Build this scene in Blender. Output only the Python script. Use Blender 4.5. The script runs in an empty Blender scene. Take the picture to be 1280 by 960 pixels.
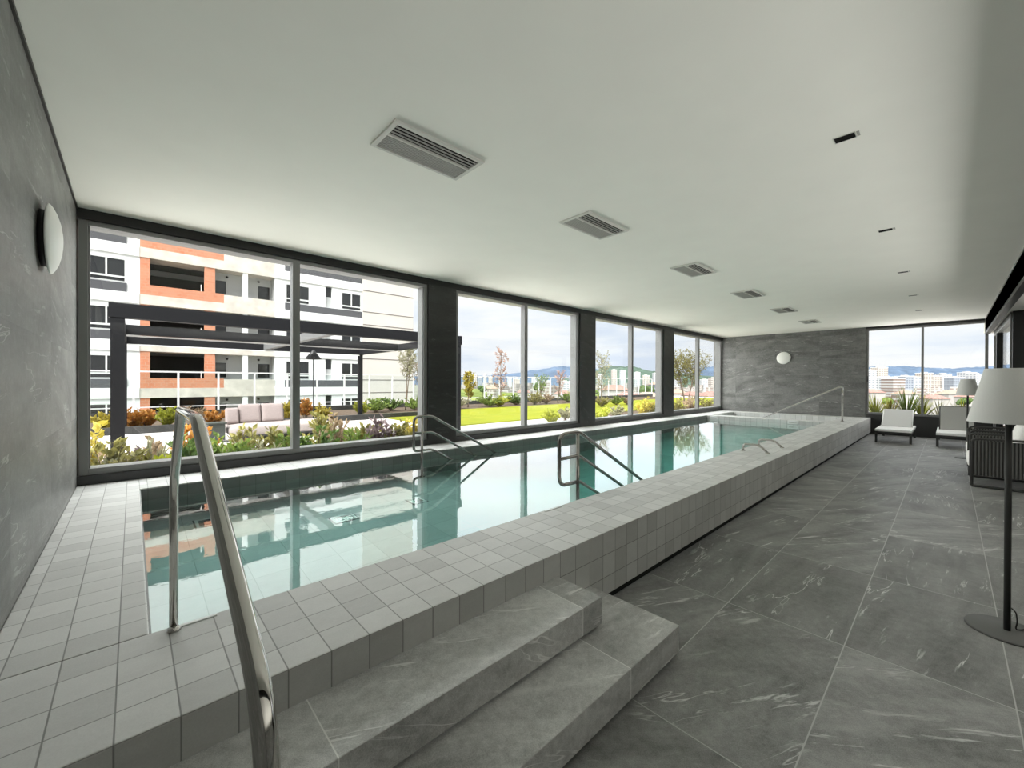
import bpy, bmesh, math, random
from mathutils import Vector, Matrix
R = math.radians
random.seed(7)
C = bpy.context.scene.collection
S = bpy.context.scene

# ------------------------------------------------------------------ measures (metres; x = along the room, y = towards the window wall)
H = 1.4487            # eye height
ZP = 0.459            # top of the pool coping
ZW = 0.345            # water level
ZC = 3.0794           # ceiling
VO, VI, VW, V = 1.5423, 2.1343, 5.0608, 5.58
UL, UF, UP = -0.3837, 15.595, 0.0472
UE = 12.85            # far edge of the pool
FOC, YAW, PITCH, ROLL = 509.3817, R(47.0288), R(-.2396), R(.1801)

# ------------------------------------------------------------------ camera
fwd = Vector((math.cos(YAW)*math.cos(PITCH), math.sin(YAW)*math.cos(PITCH), math.sin(PITCH)))
right0 = Vector((math.sin(YAW), -math.cos(YAW), 0))
up0 = right0.cross(fwd)
right = right0*math.cos(ROLL) + up0*math.sin(ROLL)
upv = -right0*math.sin(ROLL) + up0*math.cos(ROLL)
cam = bpy.data.cameras.new('camera')
cam.sensor_width = 36; cam.lens = 36*FOC/1280; cam.clip_end = 9000; cam.clip_start = .02
co = bpy.data.objects.new('camera', cam); C.objects.link(co)
co.matrix_world = Matrix(((right.x, upv.x, -fwd.x, 0), (right.y, upv.y, -fwd.y, 0), (right.z, upv.z, -fwd.z, H), (0, 0, 0, 1)))
S.camera = co

def bearing(px, D):
    """plan position seen in direction px of the survey picture, D metres ahead"""
    d = fwd + right*((px-640)/FOC)
    return d.x*D, d.y*D

# ------------------------------------------------------------------ node helpers
class NT:
    def __init__(self, name):
        self.mat = bpy.data.materials.new(name); self.mat.use_nodes = True
        self.t = self.mat.node_tree; self.n = self.t.nodes; self.l = self.t.links
        self.n.clear(); self.out = self.n.new('ShaderNodeOutputMaterial')
    def put(self, sock, v):
        if v is None: return
        if hasattr(v, 'is_output') or isinstance(v, bpy.types.NodeSocket): self.l.new(v, sock)
        elif isinstance(v, (tuple, list)) and len(v) == 3 and sock.type == 'RGBA': sock.default_value = (*v, 1)
        else: sock.default_value = v
    def m(self, op, a, b=None, c=None):
        q = self.n.new('ShaderNodeMath'); q.operation = op
        for i, v in enumerate((a, b, c)): self.put(q.inputs[i], v)
        return q.outputs[0]
    def vm(self, op, a, b=None, s=None):
        q = self.n.new('ShaderNodeVectorMath'); q.operation = op
        self.put(q.inputs[0], a); self.put(q.inputs[1], b)
        if s is not None: self.put(q.inputs['Scale'], s)
        return q.outputs[1] if op in ('DOT_PRODUCT', 'LENGTH') else q.outputs[0]
    def mix(self, f, a, b, mode='MIX'):
        q = self.n.new('ShaderNodeMix'); q.data_type = 'RGBA'; q.blend_type = mode
        self.put(q.inputs[0], f); self.put(q.inputs[6], a); self.put(q.inputs[7], b)
        return q.outputs[2]
    def noise(self, vec, scale, detail=3, rough=.5, dist=0):
        q = self.n.new('ShaderNodeTexNoise'); self.put(q.inputs['Vector'], vec)
        q.inputs['Scale'].default_value = scale; q.inputs['Detail'].default_value = detail
        q.inputs['Roughness'].default_value = rough; q.inputs['Distortion'].default_value = dist
        return q.outputs[0]
    def white(self, vec):
        q = self.n.new('ShaderNodeTexWhiteNoise'); q.noise_dimensions = '3D'; self.put(q.inputs['Vector'], vec)
        return q.outputs[0], q.outputs[1]
    def ramp(self, f, lo, hi, a=0., b=1.):
        q = self.n.new('ShaderNodeMapRange'); q.clamp = True
        self.put(q.inputs[0], f)
        for i, v in zip((1, 2, 3, 4), (lo, hi, a, b)): self.put(q.inputs[i], v)
        return q.outputs[0]
    def sep(self, v):
        q = self.n.new('ShaderNodeSeparateXYZ'); self.put(q.inputs[0], v); return q.outputs
    def comb(self, x=0., y=0., z=0.):
        q = self.n.new('ShaderNodeCombineXYZ')
        for i, v in enumerate((x, y, z)): self.put(q.inputs[i], v)
        return q.outputs[0]
    def geo(self): return self.n.new('ShaderNodeNewGeometry').outputs
    def obj(self): return self.n.new('ShaderNodeTexCoord').outputs['Object']
    def bump(self, h, strength=.2, dist=.01):
        q = self.n.new('ShaderNodeBump'); q.inputs['Strength'].default_value = strength
        q.inputs['Distance'].default_value = dist; self.put(q.inputs['Height'], h); return q.outputs[0]
    def bsdf(self, col, rough=.6, metal=0., normal=None, spec=.5, **k):
        q = self.n.new('ShaderNodeBsdfPrincipled')
        self.put(q.inputs['Base Color'], col); self.put(q.inputs['Roughness'], rough)
        q.inputs['Metallic'].default_value = metal; q.inputs['Specular IOR Level'].default_value = spec
        if normal is not None: self.put(q.inputs['Normal'], normal)
        for a, v in k.items(): self.put(q.inputs[a], v)
        self.l.new(q.outputs[0], self.out.inputs[0]); return q
    def plane_coords(self):
        """world position laid flat on whichever of the three planes a face lies in"""
        g = self.geo(); p = self.sep(g[0]); n = self.sep(g[3])
        fz = self.m('GREATER_THAN', self.m('ABSOLUTE', n[2]), .6)
        fx = self.m('GREATER_THAN', self.m('ABSOLUTE', n[0]), .6)
        a = self.m('ADD', self.m('MULTIPLY', p[1], fx), self.m('MULTIPLY', p[0], self.m('SUBTRACT', 1., fx)))
        b = self.m('ADD', self.m('MULTIPLY', p[1], fz), self.m('MULTIPLY', p[2], self.m('SUBTRACT', 1., fz)))
        return a, b, fz

def plain(name, col, rough=.6, metal=0., spec=.5, var=0., scale=20., bump=0.):
    t = NT(name); c = col; nrm = None
    if var or bump:
        nz = t.noise(t.obj(), scale, 4)
        if var: c = t.mix(t.ramp(nz, .3, .7), tuple(x*(1-var) for x in col), tuple(min(1, x*(1+var)) for x in col))
        if bump: nrm = t.bump(nz, bump, .004)
    t.bsdf(c, rough, metal, nrm, spec); return t.mat

def lin(r, g, b):
    f = lambda c: (c/255/12.92) if c/255 <= .04045 else ((c/255+.055)/1.055)**2.4
    return (f(r), f(g), f(b))

def stone(name, base, tw, th, ou, ov, vein=.5, grout=(.16, .16, .155), rough=.45, gw=.0022, vcol=(.55, .55, .54), cont=.5, turn=.45, swing=1.1):
    t = NT(name); a, b, fz = t.plane_coords()
    ca = t.m('DIVIDE', t.m('SUBTRACT', a, ou), tw); cb = t.m('DIVIDE', t.m('SUBTRACT', b, ov), th)
    ia, ib = t.m('FLOOR', ca), t.m('FLOOR', cb)
    rnd, rc = t.white(t.comb(ia, ib, 3.))
    da = t.m('MULTIPLY', t.m('SUBTRACT', .5, t.m('ABSOLUTE', t.m('SUBTRACT', t.m('FRACT', ca), .5))), tw)
    db = t.m('MULTIPLY', t.m('SUBTRACT', .5, t.m('ABSOLUTE', t.m('SUBTRACT', t.m('FRACT', cb), .5))), th)
    g = t.m('LESS_THAN', t.m('MINIMUM', da, db), gw)
    ang = t.m('MULTIPLY', t.m('SUBTRACT', rnd, .5), swing)
    off = t.vm('SCALE', rc, s=40.)
    rot = t.n.new('ShaderNodeVectorRotate'); rot.rotation_type = 'Z_AXIS'
    t.put(rot.inputs['Vector'], t.comb(a, b, 0.)); t.put(rot.inputs['Angle'], t.m('ADD', ang, turn))
    q = t.vm('ADD', rot.outputs[0], off)
    st = t.vm('MULTIPLY', q, (.55, 2.6, 1.))
    n1 = t.noise(st, 1.6, 6, .62, .6)
    n2 = t.noise(q, 26., 3, .6)
    n3 = t.noise(q, 260., 2, .6)
    n4 = t.noise(q, 3.1, 4, .6, .4)
    f = t.m('ADD', t.m('ADD', t.m('MULTIPLY', n1, .7), t.m('MULTIPLY', n4, .3)), t.m('ADD', t.m('MULTIPLY', n2, .34), t.m('MULTIPLY', n3, .46)))
    f = t.ramp(f, .70, 1.10)
    col = t.mix(f, tuple(x*(1-cont) for x in base), tuple(x*(1+cont) for x in base))
    tone = t.m('ADD', .88, t.m('MULTIPLY', rnd, .24))
    col = t.mix(1., col, t.comb(tone, tone, tone), 'MULTIPLY')
    # thin pale veins: contour of a stretched noise, broken up by another
    v1 = t.noise(t.vm('MULTIPLY', q, (.30, 1.9, 1.)), 1.3, 5, .6, .25)
    line = t.ramp(t.m('ABSOLUTE', t.m('SUBTRACT', v1, .52)), .0, .005, 1., 0.)
    brk = t.ramp(t.noise(q, 2.3, 3), .47, .58)
    v2 = t.noise(t.vm('MULTIPLY', q, (1.2, 9., 1.)), 2.4, 6, .66, .35)
    fl = t.ramp(v2, .59, .655)
    fl = t.m('MULTIPLY', fl, t.ramp(t.noise(q, 1.7, 2), .48, .60))
    vv = t.m('MULTIPLY', t.m('MAXIMUM', t.m('MULTIPLY', line, brk), t.m('MULTIPLY', fl, .75)), vein)
    col = t.mix(vv, col, vcol)
    col = t.mix(g, col, grout)
    nrm = t.bump(t.m('SUBTRACT', t.m('MULTIPLY', t.m('ADD', n2, n3), .35), g), .12, .003)
    t.bsdf(col, t.ramp(n2, .3, .7, rough-.06, rough+.08), 0., nrm, .45)
    return t.mat

def tile(name, base, tw, th, ou, ov, oz, grout, gw=.0022, var=.3, rough=.5):
    """small square tiles, each with a tone of its own"""
    t = NT(name); a, b, fz = t.plane_coords()
    o = t.m('ADD', t.m('MULTIPLY', fz, ov), t.m('MULTIPLY', t.m('SUBTRACT', 1., fz), oz))
    ca = t.m('DIVIDE', t.m('SUBTRACT', a, ou), tw); cb = t.m('DIVIDE', t.m('SUBTRACT', b, o), th)
    rnd, rc = t.white(t.comb(t.m('FLOOR', ca), t.m('FLOOR', cb), t.m('MULTIPLY', fz, 7.)))
    da = t.m('MULTIPLY', t.m('SUBTRACT', .5, t.m('ABSOLUTE', t.m('SUBTRACT', t.m('FRACT', ca), .5))), tw)
    db = t.m('MULTIPLY', t.m('SUBTRACT', .5, t.m('ABSOLUTE', t.m('SUBTRACT', t.m('FRACT', cb), .5))), th)
    g = t.ramp(t.m('MINIMUM', da, db), gw*.6, gw*1.4, 1., 0.)
    q = t.vm('ADD', t.comb(a, b, 0.), t.vm('SCALE', rc, s=30.))
    n1 = t.noise(t.vm('MULTIPLY', q, (1., 1.8, 1.)), 6., 5, .65, .5)
    n2 = t.noise(q, 180., 3, .6)
    f = t.m('ADD', t.m('MULTIPLY', rnd, var), t.m('ADD', t.m('MULTIPLY', n1, .42), t.m('MULTIPLY', n2, .34)))
    tone = t.m('ADD', .62, t.m('MULTIPLY', f, .66))
    col = t.mix(1., base, t.comb(tone, tone, tone), 'MULTIPLY')
    col = t.mix(g, col, grout)
    nrm = t.bump(t.m('SUBTRACT', t.m('MULTIPLY', n2, .4), g), .2, .003)
    t.bsdf(col, t.ramp(n1, .3, .7, rough-.08, rough+.1), 0., nrm, .45)
    return t.mat

M = {}
M['floor'] = stone('slate_floor', (.245, .245, .238), 1.2, .6, 2.875-1.2, .389, vein=.9, grout=(.50, .50, .49), gw=.0026, vcol=(.80, .80, .79))
M['tread'] = stone('slate_tread', (.56, .56, .55), 1.19, 3., 0.45, -1., vein=1., grout=(.90, .90, .88), gw=.0022, vcol=(.95, .95, .94), cont=.42)
M['wall'] = stone('slate_wall', (.15, .15, .143), 1.2, .6, .35, .5, vein=.5, grout=(.12, .12, .115), gw=.002, turn=.08, swing=.5)
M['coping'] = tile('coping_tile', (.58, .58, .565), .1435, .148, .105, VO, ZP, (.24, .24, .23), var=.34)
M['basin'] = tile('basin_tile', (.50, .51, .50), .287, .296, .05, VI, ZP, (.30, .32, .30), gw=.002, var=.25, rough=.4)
M['pool_wall'] = tile('pool_wall_tile', (.24, .245, .24), .1435, .148, .105, VI, ZP, (.14, .14, .135), gw=.002, var=.4, rough=.4)  # shade on the walls below the coping put into a darker tile
M['ceiling'] = plain('ceiling_paint', (.87, .86, .795), .9, 0, .2, .012, 3.)
M['black'] = plain('black_metal', (.012, .012, .012), .45)
M['column'] = stone('dark_column_stone', (.035, .035, .033), 3., 1.2, 0, .3, vein=.12, grout=(.02, .02, .02))
M['frame'] = plain('window_frame_metal', (.23, .23, .225), .4, .3)
M['sill'] = plain('sill_black_stone', (.03, .03, .03), .35)
M['steel'] = plain('polished_steel', (.62, .60, .57), .06, 1.)
M['steel2'] = plain('satin_steel', (.36, .34, .32), .12, 1.)
M['white_plastic'] = plain('white_plastic', (.75, .76, .75), .35)
M['vent_white'] = plain('vent_white', (.62, .62, .57), .5)
M['vent_grey'] = plain('vent_grey', (.38, .38, .35), .5)
M['dark'] = plain('dark_void', (.006, .006, .006), .9)
M['opal'] = plain('opal_diffuser', (.80, .80, .76), .35)
M['shade'] = plain('lamp_shade_fabric', (.60, .60, .575), .9, 0, .2, .04, 300., .1)
M['lampmetal'] = plain('lamp_dark_metal', (.045, .045, .043), .45, .4)
M['lampbase'] = plain('lamp_base_metal', (.13, .13, .125), .5, .2)
M['sling'] = plain('sling_fabric', (.60, .60, .59), .8, 0, .2, .04, 260., .1)
M['sling_grey'] = plain('sling_grey_fabric', (.36, .36, .34), .8, 0, .2, .04, 260., .1)
M['white_metal'] = plain('white_metal', (.86, .86, .84), .4)
M['dark_metal'] = plain('dark_bronze_metal', (.05, .05, .048), .5, .2)
M['cushion_white'] = plain('cushion_white', (.72, .71, .68), .9, 0, .2, .05, 40., .15)
M['sofa_fabric'] = plain('sofa_fabric', (.36, .315, .30), .9, 0, .2, .05, 30., .15)
M['sofa_fabric2'] = plain('sofa_cushion_fabric', (.33, .275, .265), .9, 0, .2, .06, 30., .15)
M['pergola'] = plain('pergola_metal', (.008, .008, .010), .6, 0, .25)
M['pergola_grey'] = plain('pergola_soffit_metal', (.16, .16, .16), .5, .1)  # lighter copy of the pergola metal: light on the middle beam's side

def rope_mat():
    t = NT('woven_rope'); a, b, fz = t.plane_coords()
    s = t.m('SINE', t.m('MULTIPLY', a, 190.)); w = t.m('SINE', t.m('MULTIPLY', b, 500.))
    col = t.mix(t.ramp(t.m('ADD', s, t.m('MULTIPLY', w, .25)), -1., 1.), (.03, .03, .029), (.13, .13, .122))
    t.bsdf(col, .8, 0., t.bump(s, .6, .01), .2); return t.mat
M['rope'] = rope_mat()

def glass_mat(name, refl=.06, tint=(.96, .975, .97)):
    t = NT(name)
    tr = t.n.new('ShaderNodeBsdfTransparent'); tr.inputs[0].default_value = (*tint, 1)
    gl = t.n.new('ShaderNodeBsdfGlossy'); gl.inputs['Roughness'].default_value = 0.
    g = t.geo(); c = t.m('ABSOLUTE', t.vm('DOT_PRODUCT', g[1], g[4]))
    f = t.m('ADD', refl*.5, t.m('MULTIPLY', t.m('POWER', t.m('SUBTRACT', 1., c), 5.), .5))
    mx = t.n.new('ShaderNodeMixShader'); t.put(mx.inputs[0], f)
    t.l.new(tr.outputs[0], mx.inputs[1]); t.l.new(gl.outputs[0], mx.inputs[2]); t.l.new(mx.outputs[0], t.out.inputs[0])
    return t.mat
M['glass'] = glass_mat('window_glass')
M['rail_glass'] = glass_mat('railing_glass', .05, (.93, .96, .95))

def water_mat():
    t = NT('pool_water')
    g = t.geo(); p = g[0]
    h = t.m('ADD', t.m('MULTIPLY', t.noise(t.vm('MULTIPLY', p, (1., 1., 0.)), 2.5, 2, .5), .45), t.m('MULTIPLY', t.noise(t.vm('MULTIPLY', p, (1., 1., 0.)), 16., 2, .5), .10))
    nrm = t.bump(h, .035, .05)
    tr = t.n.new('ShaderNodeBsdfRefraction'); tr.inputs['IOR'].default_value = 1.33; tr.inputs['Roughness'].default_value = 0.; t.l.new(nrm, tr.inputs['Normal'])
    gl = t.n.new('ShaderNodeBsdfGlossy'); gl.inputs['Roughness'].default_value = 0.; t.l.new(nrm, gl.inputs['Normal'])
    c = t.m('ABSOLUTE', t.vm('DOT_PRODUCT', g[1], g[4]))
    f = t.m('ADD', .20, t.m('MULTIPLY', t.m('POWER', t.m('SUBTRACT', 1., c), 3.4), .78))
    tc_ = t.m('SUBTRACT', 1., t.m('MULTIPLY', f, .55))
    t.l.new(t.comb(f, f, f), gl.inputs['Color']); t.l.new(t.comb(tc_, tc_, tc_), tr.inputs['Color'])
    mx = t.n.new('ShaderNodeAddShader')
    t.l.new(tr.outputs[0], mx.inputs[0]); t.l.new(gl.outputs[0], mx.inputs[1]); t.l.new(mx.outputs[0], t.out.inputs[0])
    ab = t.n.new('ShaderNodeVolumeAbsorption'); ab.inputs['Color'].default_value = (.03, .86, .76, 1); ab.inputs['Density'].default_value = WATER_DENSITY
    t.l.new(ab.outputs[0], t.out.inputs['Volume'])
    return t.mat
WATER_DENSITY = .38
M['water'] = water_mat()

# outdoor
def brick_mat():
    t = NT('orange_brick'); a, b, fz = t.plane_coords()
    q = t.n.new('ShaderNodeTexBrick'); t.put(q.inputs['Vector'], t.comb(a, b, 0.)); q.inputs['Scale'].default_value = 1.
    q.inputs['Brick Width'].default_value = .3; q.inputs['Row Height'].default_value = .19; q.inputs['Mortar Size'].default_value = .012
    q.inputs['Color1'].default_value = (.56, .205, .115, 1); q.inputs['Color2'].default_value = (.64, .26, .15, 1); q.inputs['Mortar'].default_value = (.55, .33, .24, 1)
    n = t.noise(t.comb(a, b, 0.), 1.4, 4)
    t.bsdf(t.mix(t.ramp(n, .35, .7, 0., .5), q.outputs[0], (.55, .30, .20)), .9, 0, None, .1); return t.mat
M['brick'] = brick_mat()
M['render_white'] = plain('white_render', (.80, .80, .81), .9, 0, .1, .03, .8)
M['white_slab'] = plain('white_band_render', (.86, .86, .86), .9, 0, .1, .02, .8)
M['grey_band'] = plain('grey_band_render', (.105, .105, .115), .9, 0, .1)
M['beige'] = plain('beige_render', (.66, .61, .57), .9, 0, .1, .03, .5)
M['raw_concrete'] = plain('raw_concrete', (.64, .59, .53), .95, 0, .1, .16, 1.6)
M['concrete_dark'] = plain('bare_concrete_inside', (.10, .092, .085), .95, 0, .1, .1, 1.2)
M['balcony_grey'] = plain('balcony_grey_render', (.50, .51, .51), .9, 0, .1)
M['dark_glass'] = plain('dark_window_glass', (.02, .021, .022), .08)
M['white_frame'] = plain('white_aluminium', (.70, .70, .70), .5)
M['joint'] = plain('facade_joint', (.16, .14, .13), .9)
M['paving'] = tile('terrace_paver', (.60, .57, .55), .8, .8, 0, 0, 0, (.36, .34, .33), gw=.004, var=.15, rough=.8)
M['soil'] = plain('bed_soil', (.10, .075, .055), .95, 0, .1, .35, 12., .4)
def lawn_mat():
    t = NT('lawn_grass'); g = t.geo()
    n = t.noise(g[0], 1.3, 4); n2 = t.noise(g[0], 60., 3)
    c = t.mix(t.ramp(n, .3, .7), (.21, .235, .018), (.28, .275, .026))
    t.bsdf(t.mix(t.ramp(n2, .3, .75, 0., .5), c, (.12, .16, .012)), .9, 0, t.bump(n2, .6, .03), .1); return t.mat
M['lawn'] = lawn_mat()
def leaf(name, c1, c2):
    t = NT(name); i = t.n.new('ShaderNodeObjectInfo'); g = t.geo()
    n = t.noise(g[0], 9., 2); w = t.ramp(n, .32, .68)
    c = t.mix(w, c1, c2)
    b = t.bsdf(c, .5, 0, None, .35)
    tr = t.n.new('ShaderNodeBsdfTranslucent'); t.put(tr.inputs[0], c)
    mx = t.n.new('ShaderNodeMixShader'); mx.inputs[0].default_value = .3
    t.l.new(b.outputs[0], mx.inputs[1]); t.l.new(tr.outputs[0], mx.inputs[2]); t.l.new(mx.outputs[0], t.out.inputs[0])
    return t.mat
M['leaf_green'] = leaf('leaf_green', (0.085, 0.132, 0.028), (0.232, 0.310, 0.062))
M['leaf_deep'] = leaf('leaf_deep', (0.046, 0.085, 0.022), (0.132, 0.202, 0.043))
M['leaf_lime'] = leaf('leaf_lime', (0.253, 0.287, 0.023), (0.380, 0.380, 0.057))
M['leaf_olive'] = leaf('leaf_olive', (0.139, 0.132, 0.039), (0.295, 0.264, 0.078))
M['leaf_yellow'] = leaf('leaf_yellow', (0.322, 0.253, 0.023), (0.414, 0.345, 0.069))
M['leaf_orange'] = leaf('leaf_orange', (0.414, 0.149, 0.023), (0.483, 0.276, 0.069))
M['leaf_bronze'] = leaf('leaf_bronze', (0.186, 0.132, 0.078), (0.357, 0.264, 0.171))
M['leaf_purple'] = leaf('leaf_purple', (0.132, 0.093, 0.101), (0.264, 0.202, 0.202))
M['leaf_pale'] = leaf('leaf_pale', (0.230, 0.230, 0.138), (0.380, 0.356, 0.230))
M['leaf_pink'] = leaf('leaf_pink', (0.391, 0.230, 0.184), (0.483, 0.322, 0.253))
M['bark'] = plain('bark', (.15, .115, .085), .9, 0, .1, .3, 30.)
M['hill'] = plain('wooded_hill', (.085, .12, .175), .95, 0, .05, .25, .01)  # distance haze put into the blue-grey base colour
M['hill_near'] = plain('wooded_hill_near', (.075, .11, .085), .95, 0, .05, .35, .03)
M['city_ground'] = plain('city_ground', (.20, .20, .165), .95, 0, .05, .4, .02)
M['field'] = plain('green_field', (.17, .20, .06), .95, 0, .05, .3, .06)
M['roof_red'] = plain('red_tile_roof', (.30, .18, .155), .9, 0, .1, .15, 1.)
M['roof_orange'] = plain('orange_tile_roof', (.33, .24, .19), .9, 0, .1, .15, 1.)

def tower_mat(name, wall, glass, fw=3.2, fh=3.0):
    t = NT(name); a, b, fz = t.plane_coords()
    fa = t.m('FRACT', t.m('DIVIDE', a, fw)); fb = t.m('FRACT', t.m('DIVIDE', b, fh))
    w = t.m('MULTIPLY', t.m('MULTIPLY', t.m('GREATER_THAN', fa, .35), t.m('GREATER_THAN', fb, .45)), t.m('SUBTRACT', 1., fz))
    t.bsdf(t.mix(w, wall, glass), .8, 0, None, .2); return t.mat
M['tower_white'] = tower_mat('tower_white', (.50, .50, .51), (.25, .26, .29))
M['tower_cream'] = tower_mat('tower_cream', (.48, .43, .39), (.25, .22, .21), 2.6)
M['tower_grey'] = tower_mat('tower_grey', (.30, .32, .36), (.15, .17, .21), 2.2)
M['tower_band'] = tower_mat('tower_banded', (.42, .41, .40), (.22, .17, .15), 60., 3.)
M['house_wall'] = plain('house_wall', (.38, .36, .34), .9, 0, .1)

# ------------------------------------------------------------------ mesh helpers
class MB:
    def __init__(self): self.v = []; self.f = []; self.sm = []
    def add(self, vs, fs, smooth=False):
        o = len(self.v); self.v += [tuple(p) for p in vs]; self.f += [tuple(i+o for i in f) for f in fs]; self.sm += [smooth]*len(fs); return self
    def box(self, x0, x1, y0, y1, z0, z1):
        if x0 > x1: x0, x1 = x1, x0
        if y0 > y1: y0, y1 = y1, y0
        if z0 > z1: z0, z1 = z1, z0
        return self.add([(x0, y0, z0), (x1, y0, z0), (x1, y1, z0), (x0, y1, z0), (x0, y0, z1), (x1, y0, z1), (x1, y1, z1), (x0, y1, z1)],
            [(0, 3, 2, 1), (4, 5, 6, 7), (0, 1, 5, 4), (1, 2, 6, 5), (2, 3, 7, 6), (3, 0, 4, 7)])
    def prism(self, poly, axis, a0, a1):
        """extrude a 2-D polygon along an axis: poly in the other two axes, in order"""
        n = len(poly)
        def P(p, a): return {'x': (a, p[0], p[1]), 'y': (p[0], a, p[1]), 'z': (p[0], p[1], a)}[axis]
        vs = [P(p, a0) for p in poly] + [P(p, a1) for p in poly]
        fs = [tuple(range(n-1, -1, -1)), tuple(range(n, 2*n))] + [(i, (i+1) % n, (i+1) % n+n, i+n) for i in range(n)]
        return self.add(vs, fs)
    def tube(self, pts, r, n=14, cap=True, r1=None):
        pts = [Vector(p) for p in pts]; k = len(pts)
        T = []
        for i in range(k):
            a = pts[max(i-1, 0)]; b = pts[min(i+1, k-1)]; T.append((b-a).normalized())
        u = T[0].orthogonal().normalized(); vs = []
        for i in range(k):
            u = (u - T[i]*u.dot(T[i])).normalized(); w = T[i].cross(u)
            rr = r if r1 is None else r+(r1-r)*i/max(1, k-1)
            for j in range(n):
                a = 2*math.pi*j/n; vs.append(pts[i]+u*(rr*math.cos(a))+w*(rr*math.sin(a)))
        fs = [(i*n+j, i*n+(j+1) % n, (i+1)*n+(j+1) % n, (i+1)*n+j) for i in range(k-1) for j in range(n)]
        self.add(vs, fs, True)
        if cap: 
            o = len(self.v)-len(vs)
            self.f += [tuple(o+j for j in range(n-1, -1, -1)), tuple(o+(k-1)*n+j for j in range(n))]; self.sm += [False, False]
        return self
    def lathe(self, prof, c, axis='z', n=40):
        """profile of (radius, height) turned about an axis through c"""
        vs = []; k = len(prof)
        for r, h in prof:
            for j in range(n):
                a = 2*math.pi*j/n; x, y = r*math.cos(a), r*math.sin(a)
                p = {'z': (x, y, h), 'x': (h, x, y), 'y': (x, h, y)}[axis]
                vs.append((c[0]+p[0], c[1]+p[1], c[2]+p[2]))
        fs = [(i*n+j, i*n+(j+1) % n, (i+1)*n+(j+1) % n, (i+1)*n+j) for i in range(k-1) for j in range(n)]
        return self.add(vs, fs, True)
    def build(self, name, mat, parent=None, bevel=0, loc=None, recalc=True):
        me = bpy.data.meshes.new(name); me.from_pydata(self.v, [], self.f); me.update()
        for p, s in zip(me.polygons, self.sm): p.use_smooth = s
        if recalc:
            bm = bmesh.new(); bm.from_mesh(me); bmesh.ops.recalc_face_normals(bm, faces=bm.faces); bm.to_mesh(me); bm.free()
        me.materials.append(mat)
        o = bpy.data.objects.new(name, me); C.objects.link(o)
        if parent is not None:
            o.parent = parent
            if loc is None: o.matrix_parent_inverse = Matrix.Translation(-Vector(parent.location)) if parent.type == 'EMPTY' else Matrix.Identity(4)
        if bevel:
            b = o.modifiers.new('bevel', 'BEVEL'); b.width = bevel; b.segments = 3; b.limit_method = 'ANGLE'; b.angle_limit = R(40)
        return o

def fillet(pts, rad, n=7):
    pts = [Vector(p) for p in pts]; out = [pts[0]]
    rads = rad if isinstance(rad, (list, tuple)) else [rad]*(len(pts)-2)
    for i in range(1, len(pts)-1):
        p, a, b = pts[i], pts[i-1], pts[i+1]; r = rads[i-1]
        d0 = (a-p); d1 = (b-p); l = min(r, d0.length*.49, d1.length*.49)
        q0 = p+d0.normalized()*l; q1 = p+d1.normalized()*l
        for j in range(n+1):
            t = j/n; out.append(q0*(1-t)**2 + p*2*t*(1-t) + q1*t*t)
    out.append(pts[-1]); return out

def tag(o, label=None, cat=None, group=None, kind=None):
    if label: o['label'] = label
    if cat: o['category'] = cat
    if group: o['group'] = group
    if kind: o['kind'] = kind
    return o
def empty(name, loc, label=None, cat=None, group=None, kind=None):
    o = bpy.data.objects.new(name, None); C.objects.link(o); o.location = loc; o.empty_display_size = .1
    return tag(o, label, cat, group, kind)
def struct(o, label=None): o['kind'] = 'structure'; 
def bx(*a): return MB().box(*a)
def dup(root, loc, label, group=None):
    r = root.copy(); C.objects.link(r); r.location = loc; r['label'] = label
    if group: r['group'] = group
    for ch in list(root.children):
        c = ch.copy(); C.objects.link(c); c.parent = r; c.matrix_parent_inverse = ch.matrix_parent_inverse.copy()
        for g in list(ch.children):
            d = g.copy(); C.objects.link(d); d.parent = c; d.matrix_parent_inverse = g.matrix_parent_inverse.copy()
    return r
GLOW, SUN, DAY, RECESS_FILL, UPP, EXPO = 2.0, 11.0, 5.2, 2.4, 6.0, 0.15
# ================================================================== SETTING: the pool hall
def st(o): o['kind'] = 'structure'; return o
SOF = 2.74     # soffit of the lounge recess
st(bx(UL-.3, UF+.4, -4.4, VO+.05, -.25, 0).build('floor', M['floor']))
st(bx(UL-.3, UF+.5, -.6, V+.32, ZC, ZC+.35).build('ceiling', M['ceiling']))
st(bx(UL-.3, UF+.5, -4.4, -.6, SOF, ZC+.35).build('ceiling_recess', M['ceiling']))
st(bx(UL-.25, UL, -4.4, V+.32, -1.4, ZC).build('wall_left', M['wall']))
# far wall with its window opening (y -0.61..1.66)
FWZ0, FWZ1, FWY0, FWY1 = .56, 3.03, -.66, 1.66
w = MB(); w.box(UF, UF+.25, FWY1, V+.32, -1.4, ZC); 
st(w.build('wall_far', M['wall']))
st(bx(UF, UF+.25, -.9, FWY1, -.2, FWZ0).build('wall_far_base', M['sill']))  # shadow below the far window put in as a black surface
st(bx(UF-.02, UF+.25, -.78, FWY1, FWZ1, ZC).build('trim_1', M['black']))
# right side: black beam, glazing wall, recess walls
st(bx(UL, UF, -.68, -.60, SOF-.06, ZC-.03).build('beam', M['black']))
st(bx(UL, UF, -.66, -.595, ZC-.03, ZC).build('trim_2', M['frame']))
st(bx(UL, 11.4, -4.4, -4.2, 0, SOF).build('wall_right', M['wall']))
st(bx(11.4, 11.55, -4.2, -.76, 0, SOF).build('wall_recess', M['black']))
st(bx(UL, UL+.012, -.6, V, ZC-.022, ZC).build('trim_3', M['black']))  # black strip painted in for the shadow gap under the ceiling
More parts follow.
